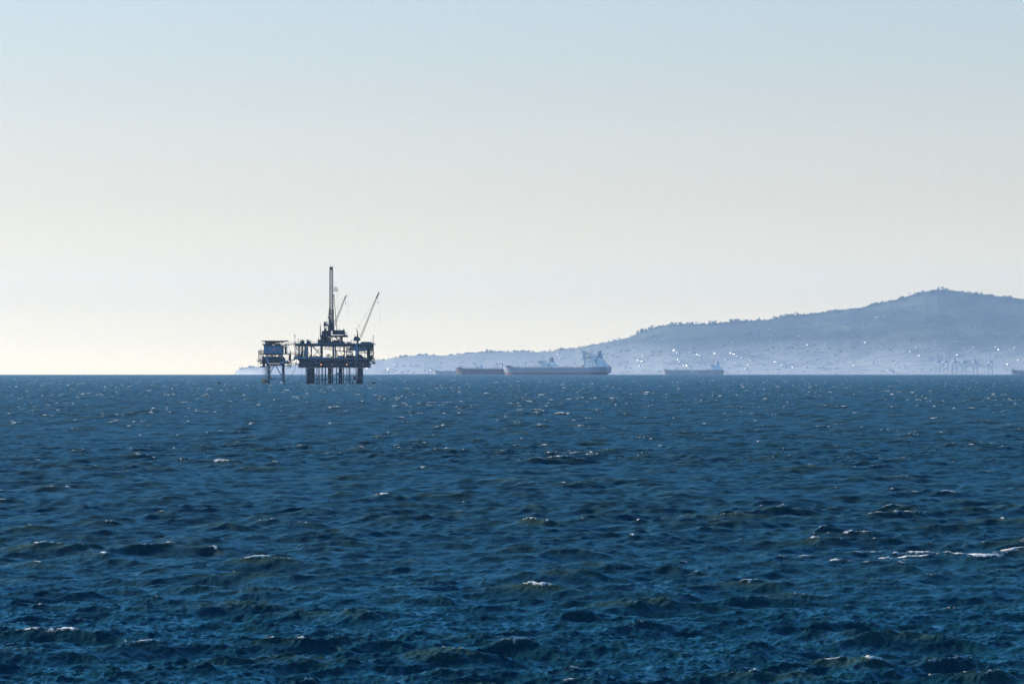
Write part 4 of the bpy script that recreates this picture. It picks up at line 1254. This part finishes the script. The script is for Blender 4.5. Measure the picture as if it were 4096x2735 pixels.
def mixc(f, a, b):
    x = n.new('ShaderNodeMix'); x.data_type = 'RGBA'
    l.new(f, x.inputs[0])
    for k, v in ((6, a), (7, b)):
        if isinstance(v, tuple): x.inputs[k].default_value = (*v, 1)
        else: l.new(v, x.inputs[k])
    return x.outputs[2]
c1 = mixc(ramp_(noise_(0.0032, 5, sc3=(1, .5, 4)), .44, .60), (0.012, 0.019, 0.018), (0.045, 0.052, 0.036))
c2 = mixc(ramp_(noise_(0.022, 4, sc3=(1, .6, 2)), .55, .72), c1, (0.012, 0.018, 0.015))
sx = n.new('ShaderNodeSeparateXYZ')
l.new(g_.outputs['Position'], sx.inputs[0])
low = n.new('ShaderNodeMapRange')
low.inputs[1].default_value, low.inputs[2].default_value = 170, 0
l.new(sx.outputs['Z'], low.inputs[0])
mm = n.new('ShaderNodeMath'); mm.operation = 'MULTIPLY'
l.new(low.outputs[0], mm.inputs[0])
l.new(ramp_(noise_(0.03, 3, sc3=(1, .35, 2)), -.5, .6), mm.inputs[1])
c3 = mixc(mm.outputs[0], c2, (0.26, 0.25, 0.235))  # pale town ground low down, with haze towards the shore painted in
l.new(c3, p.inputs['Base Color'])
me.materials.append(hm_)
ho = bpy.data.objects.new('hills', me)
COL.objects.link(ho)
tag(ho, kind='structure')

def ground(px, t):
    """point of the hillside: column px of the skyline, t = 0 shore .. 1 ridge"""
    i = (px - 925) / (5400 - 925) * (NXH - 1)
    j = t * 66
    i0, j0 = int(i), int(j)
    fi, fj = i - i0, j - j0
    q = (HV[i0, j0] * (1 - fi) * (1 - fj) + HV[min(i0 + 1, NXH - 1), j0] * fi * (1 - fj) + HV[i0, j0 + 1] * (1 - fi) * fj + HV[min(i0 + 1, NXH - 1), j0 + 1] * fi * fj)
    return Vector(q)
def ground_px(px, py):
    """the visible hillside point under a pixel"""
    i = int(round((px - 925) / (5400 - 925) * (NXH - 1)))
    c = HV[i, :67]
    rows = HZ - (c[:, 2] - CAM_H) / c[:, 1] * F
    k = np.where(rows <= py)[0]
    return Vector(c[k[0]]) if len(k) else Vector(c[66])

# woods and scrub on the slopes: leafy crowns of many small clumps, too far to count
g = random.Random(77)
CL = []
def crown(mb, c, r, h, g):
    k = g.randint(4, 7)
    for _ in range(k):
        o = c + Vector((g.uniform(-.6, .6) * r, g.uniform(-.6, .6) * r, h * g.uniform(.3, 1.0)))
        rr = r * g.uniform(.35, .62)
        b = len(mb.v)
        vs = [o + Vector((rr * a * g.uniform(.7, 1.2), rr * b_ * g.uniform(.7, 1.2), rr * .8 * c_ * g.uniform(.7, 1.2))) for a, b_, c_ in
              ((1, 0, 0), (-1, 0, 0), (0, 1, 0), (0, -1, 0), (0, 0, 1), (0, 0, -1))]
        mb.add(vs, [(0, 2, 4), (2, 1, 4), (1, 3, 4), (3, 0, 4), (2, 0, 5), (1, 2, 5), (3, 1, 5), (0, 3, 5)])
wood = MB()
for _ in range(3000):
    px = g.uniform(960, 4500)
    lump = mnoise.noise(Vector((px / 46.0, 1.3, 0))) + .6 * mnoise.noise(Vector((px / 15.0, 4.3, 0)))
    dens = .42 + .75 * lump
    if 2340 < px < 2560: dens *= .25
    if g.random() > dens * 1.25: continue
    q = ground(px, g.uniform(.975, 1.0))
    big = g.random() < .14
    h = g.uniform(4.5, 12) * (1 + .9 * max(0, lump)) * (1.5 if big else 1)
    crown(wood, q - Vector((0, 0, 2)), g.uniform(4, 9) * (1.5 if big else 1), h, g)
for _ in range(1000):
    px = g.uniform(960, 4600)
    t = g.uniform(.5, .97)
    if px < 2400: continue
    q = ground(px, t)
    if mnoise.noise(Vector((q.x / 420, q.y / 420, 7))) < g.uniform(-.5, .5): continue
    crown(wood, q - Vector((0, 0, 2)), g.uniform(5, 10), g.uniform(3, 8), g)
fol = mat('dark hillside foliage', (0.022, 0.034, 0.022), .9, var=.5, scale=.05, spec=.1)
tag(wood.build('hillside_woods', fol), kind='stuff')
# single trees that stand out of the skyline
def palm(px, py, h, label):
    yr, zr = ridge(px)
    q = ground(px, .99)
    top = at(px, py, q.y)
    r = empty('palm_tree', (q.x, q.y, q.z - 1))
    tag(r, label, 'palm tree', 'palms along the low ridge')
    H = max(h, top.z - q.z + 1)
    MB().tube((0, 0, 0), (0, 0, H), .55, 6, .4).build('trunk', fol, r)
    m = MB()
    for k in range(16):
        a = k * 2.4
        e = .9 - 1.5 * (k / 16)
        d = Vector((math.cos(a) * math.cos(e), math.sin(a) * math.cos(e), math.sin(e)))
        b = Vector((0, 0, H))
        w = d.cross(Vector((0, 0, 1))).normalized() * .9
        tip = b + d * 5.2 - Vector((0, 0, 1.5))
        mid = b + d * 3.0
        m.add([b, mid + w, tip, mid - w, mid + Vector((0, 0, -.4))], [(0, 1, 2, 3), (0, 4, 2, 1), (0, 3, 2, 4)])
    m.build('crown', fol, r)
for px, py, lb in ((1510, 1440, 'palm on the low ridge nearest the platform stair tower'), (1519, 1439, 'round headed palm standing between two others past the platform'),
                   (1534.5, 1438, 'lone round headed palm in the first skyline gap past the platform'), (1554, 1432, 'tall palm rising over the bushy knoll past the platform'),
                   (2034, 1401, 'thin palm above the ridge over the tanker bow'), (2228, 1397, 'small palm beside the big round tree over the tanker deck'),
                   (1165, 1456, 'palm behind the small platform railing'), (1031, 1454, 'palm on the headland seen past the small platform ladder')):
    palm(px, py, 9, lb)
def tree(px, w, h, label):
    q = ground(px, .985)
    r = empty('ridge_tree', (q.x, q.y, q.z - 1))
    tag(r, label, 'tree', 'tall trees standing on the skyline')
    MB().tube((0, 0, 0), (0, 0, h * .7), 1.0, 6, .5).build('trunk', fol, r)
    m = MB()
    gg = random.Random(px)
    for k in range(26):
        a = gg.uniform(0, 6.28); rr = w / 2 * math.sqrt(gg.random())
        zz = h * (.35 + .6 * gg.random() * (1 - (rr / (w / 2)) ** 2 * .5))
        crown(m, Vector((rr * math.cos(a), rr * math.sin(a), zz - 2)), w * .13, w * .12, gg)
    m.build('crown', fol, r)
for px, w, h, lb in ((2246, 22, 20, 'big round tree on the skyline above the large tanker deck'), (2295, 15, 13, 'low dome shaped tree where the grassy slope begins to climb'),
                     (1680, 18, 14, 'broad tree clump on the low ridge beyond the platform'), (1735, 20, 15, 'broad tree clump over the ghostly ship'),
                     (1888, 20, 14, 'wide tree over the maroon foredeck'), (3372, 22, 17, 'dark leaning tree group halfway up the long slope'), (3505, 26, 20, 'jagged tree group at the steep shoulder of the hill'),
                     (1013, 26, 14, 'wide tree on the headland beside the small platform'), (2004, 17, 13, 'flat topped tree over the maroon deck crane'), (3660, 14, 16, 'small pointed tree group just below the hilltop dome')):
    tree(px, w, h, lb)
# radar domes
def dome(px, py, rad, label):
    q = ground(px, .995)
    c = at(px, py, q.y)
    r = empty('radar_dome', (q.x, q.y, q.z - 2))
    tag(r, label, 'radar dome', 'radar domes on the hilltop')
    zc = c.z - q.z + 2
    MB().ball((0, 0, zc), rad, 20, 12).build('dome_shell', fol_dome, r, True)
    MB().tube((0, 0, 0), (0, 0, zc - rad * .7), rad * .55, 12).build('tower', fol_dome, r)
fol_dome = mat('weathered dome panels', (0.20, 0.22, 0.24), .7, var=.05, scale=.1)
dome(3753, 1154.5, 9.5, 'round radar dome crowning the highest point of the hill')
dome(3690, 1165, 8.0, 'lower radar dome half sunk among trees near the summit')

# ------------------------------------------------------------------ hillside town
wallm = [mat('house wall ' + a, c, .8, var=.1, scale=.02) for a, c in (('cream', (.40, .37, .32)), ('white', (.48, .47, .45)), ('grey', (.34, .335, .33)), ('tan', (.35, .31, .27)))]
roofm = [mat('house roof ' + a, c, .8, var=.1, scale=.02) for a, c in (('tile', (.24, .16, .13)), ('shingle', (.20, .19, .19)), ('pale', (.30, .29, .28)))]
glint = bpy.data.materials.new('window glass in the sun')
glint.use_nodes = True
p = glint.node_tree.nodes['Principled BSDF']
p.inputs['Metallic'].default_value = 1.0
p.inputs['Base Color'].default_value = (.38, .37, .35, 1)
p.inputs['Roughness'].default_value = 0.4
def house(px, py, w, dp, h, rot, wm, rm, label, pane=0, name='hillside_house', group='houses on the hillside'):
    q = ground_px(px, py)
    r = empty(name, (q.x, q.y, q.z - 1), rot)
    tag(r, label, 'house', group)
    MB().box(-w / 2, w / 2, -dp / 2, dp / 2, -2, h).build('walls', wm, r)
    e = .6
    MB().add([(-w / 2 - e, -dp / 2 - e, h), (w / 2 + e, -dp / 2 - e, h), (w / 2 + e, dp / 2 + e, h), (-w / 2 - e, dp / 2 + e, h), (-w / 2 - e, 0, h + dp * .28), (w / 2 + e, 0, h + dp * .28)],
             [(0, 1, 5, 4), (2, 3, 4, 5), (0, 4, 3), (1, 2, 5), (0, 3, 2, 1)]).build('roof', rm, r)
    if pane:
        # pane turned midway between sun and camera to make the glint
        vdir = (Vector((0, 0, CAM_H)) - q).normalized()
        nn = (vdir + sd).normalized()
        nn = Matrix.Rotation(-rot, 3, 'Z') @ nn
        u = Vector((0, 0, 1)).cross(nn).normalized()
        v = nn.cross(u)
        c = Vector((-w * .35, -dp / 2 - 1.2, h * .75)) + nn * 1.2
        a = pane / 2
        m = MB()
        front = [c + u * a + v * a, c - u * a + v * a, c - u * a - v * a, c + u * a - v * a]
        back = [f - nn * .25 for f in front]
        m.add(front + back, [(0, 1, 2, 3), (7, 6, 5, 4), (0, 4, 5, 1), (1, 5, 6, 2), (2, 6, 7, 3), (3, 7, 4, 0)]).build('window_pane', glint, r)
    return r
GL = [(2554, 1444, 4), (2560, 1447, 6), (2566, 1449, 4), (2573, 1452, 5), (2571, 1427, 4), (2577, 1429, 3), (2557, 1468, 5), (2653, 1453, 4), (2698, 1405, 6), (2704, 1405, 5), (2712, 1418, 3), (2711, 1441, 5), (2720, 1451, 4),
      (2738, 1462, 5), (2751, 1468, 5), (2788, 1450, 3), (2769, 1415, 3), (2791, 1422, 5), (2803, 1428, 4), (2860, 1413, 4), (2860.5, 1418, 5), (2871, 1425, 3), (2928, 1414, 7), (2938, 1421, 5), (2942, 1423, 4), (2951, 1428, 5), (2964, 1434, 5),
      (2995, 1441, 3), (3008, 1444, 4), (2905, 1443, 3), (2947, 1455, 3), (2994, 1466, 6), (2987, 1477, 3), (3101, 1453, 6), (3105, 1454, 5), (3131, 1462, 5), (3177, 1472, 4), (3223, 1471, 4), (3197, 1355, 3), (3231, 1382, 4),
      (3462, 1373, 5), (3669, 1393, 4), (3678, 1430, 4), (3619, 1407, 3), (3642, 1410, 4), (3414, 1467, 6), (3831, 1427, 6), (3840, 1425, 5), (3858, 1444, 5), (3872, 1449, 3), (3892, 1394, 4), (3856, 1396, 3), (3984, 1394, 3), (3994, 1405, 6),
      (4077, 1443, 5), (4030, 1464, 5), (4060, 1395, 3), (3540, 1267, 3), (3507, 1273, 2.5), (1472, 1476, 6), (1555, 1479, 6), (1580, 1460, 5), (1724, 1486, 5), (2239, 1409, 5), (2253, 1412, 4), (2234, 1421, 4), (2246, 1430, 4), (2254, 1432, 4)]
g = random.Random(5)
for k, (px, py, s) in enumerate(GL):
    near = 'shore' if py > 1455 else 'middle' if py > 1415 else 'upper'
    lb = {'shore': 'house low by the shore with a window flashing in the sun', 'middle': 'house on the middle slope with a window flashing in the sun', 'upper': 'house high on the slope with a window flashing in the sun'}[near]
    house(px, py, g.uniform(10, 16), g.uniform(8, 11), g.uniform(4, 7), g.uniform(-.5, .5), g.choice(wallm), g.choice(roofm), lb, s * (.35 if px < 2300 and px > 2200 else .48), group='houses with flashing windows, ' + near + ' slope')
k = 0
while k < 130:
    px = g.uniform(1560, 4090)
    top = np.interp(px, PX, PY)
    py = 1492 - (1492 - top) * abs(g.gauss(0, .28))
    if px < 2350: py = g.uniform(max(top + 12, 1430), 1490)
    if py < top + 14 or py > 1492: continue
    house(px, py, g.uniform(8, 18), g.uniform(8, 13), g.uniform(2.4, 4.2), g.uniform(-.35, .2), g.choice(wallm), g.choice(roofm), 'small pale house among trees on the hazy slope across the bay', 0)
    k += 1
town = MB()
for _ in range(420):
    px = g.uniform(1500, 4500)
    top = np.interp(px, PX, PY)
    py = 1494 - (1494 - top) * min(.8, abs(g.gauss(0, .26)))
    if py < top + 10: continue
    q = ground_px(px, py)
    w, h = g.uniform(4, 10), g.uniform(2, 4)
    town.box(q.x - w, q.x + w * .3, q.y - 6, q.y + 6, q.z - 2, q.z + h)
tag(town.build('distant_town', wallm[2]), kind='stuff')

# container cranes of the port
first = None
for px, lb in ((3751, 'faint port crane with raised boom farthest from the picture edge'), (3782, 'faint port crane with raised boom second in the row from the open water'), (3818, 'faint port crane with raised boom third in the row from the open water'),
               (3856, 'faint port crane near the long pale roof'), (3901, 'faint port crane standing apart behind the gap in the row'), (3961, 'faint port crane standing alone closest to the cut off ship')):
    d = 18000
    x = (px - 2048) / F * d
    if first is None:
        z0 = drop(d)
        r = empty('port_crane', (x, d, z0))
        Hc = CAM_H + (HZ - 1450) / F * d - z0
        Ht = CAM_H + (HZ - 1404) / F * d - z0
        m = MB()
        for dx in (-9, 9):
            for dy in (-12, 12): m.box(dx - .8, dx + .8, dy - .8, dy + .8, 0, Hc)
        cm = mat('port crane haze blue', (.30, .33, .38), .6, var=.05)  # paint kept near the haze colour so the cranes stay faint
        m.build('leg_frame', cm, r)
        MB().box(-11, 11, -30, 24, Hc, Hc + 5).box(-9, 9, -12.5, -10, Hc * .5, Hc * .5 + 3).build('portal_beam', cm, r)
        MB().prism([(-2, Hc + 5), (2, Hc + 5), (1.2, Ht), (-.8, Ht)], 20, 23).build('raised_boom', cm, r)
        MB().box(-6, 4, -20, -8, Hc + 5, Hc + 12).build('machinery_house', cm, r)
        first = r
    else:
        r = dup(first)
        r.location = (x, d, drop(d))
    tag(r, lb, 'port crane', 'container cranes at the port')



# ------------------------------------------------------------------ the air
hz = MB().box(-14500, 14500, -400, 27500, -62, 640)
hm = bpy.data.materials.new('hazy air')
hm.use_nodes = True
hn, hl = hm.node_tree.nodes, hm.node_tree.links
hn.remove(hn['Principled BSDF'])
pv = hn.new('ShaderNodeVolumePrincipled')
pv.inputs['Color'].default_value = (0.55, 0.74, 1.0, 1)
pv.inputs['Density'].default_value = 0.000020
pv.inputs['Anisotropy'].default_value = 0.25
hl.new(pv.outputs[0], hn['Material Output'].inputs['Volume'])
ho = hz.build('haze', hm)
tag(ho, kind='stuff')
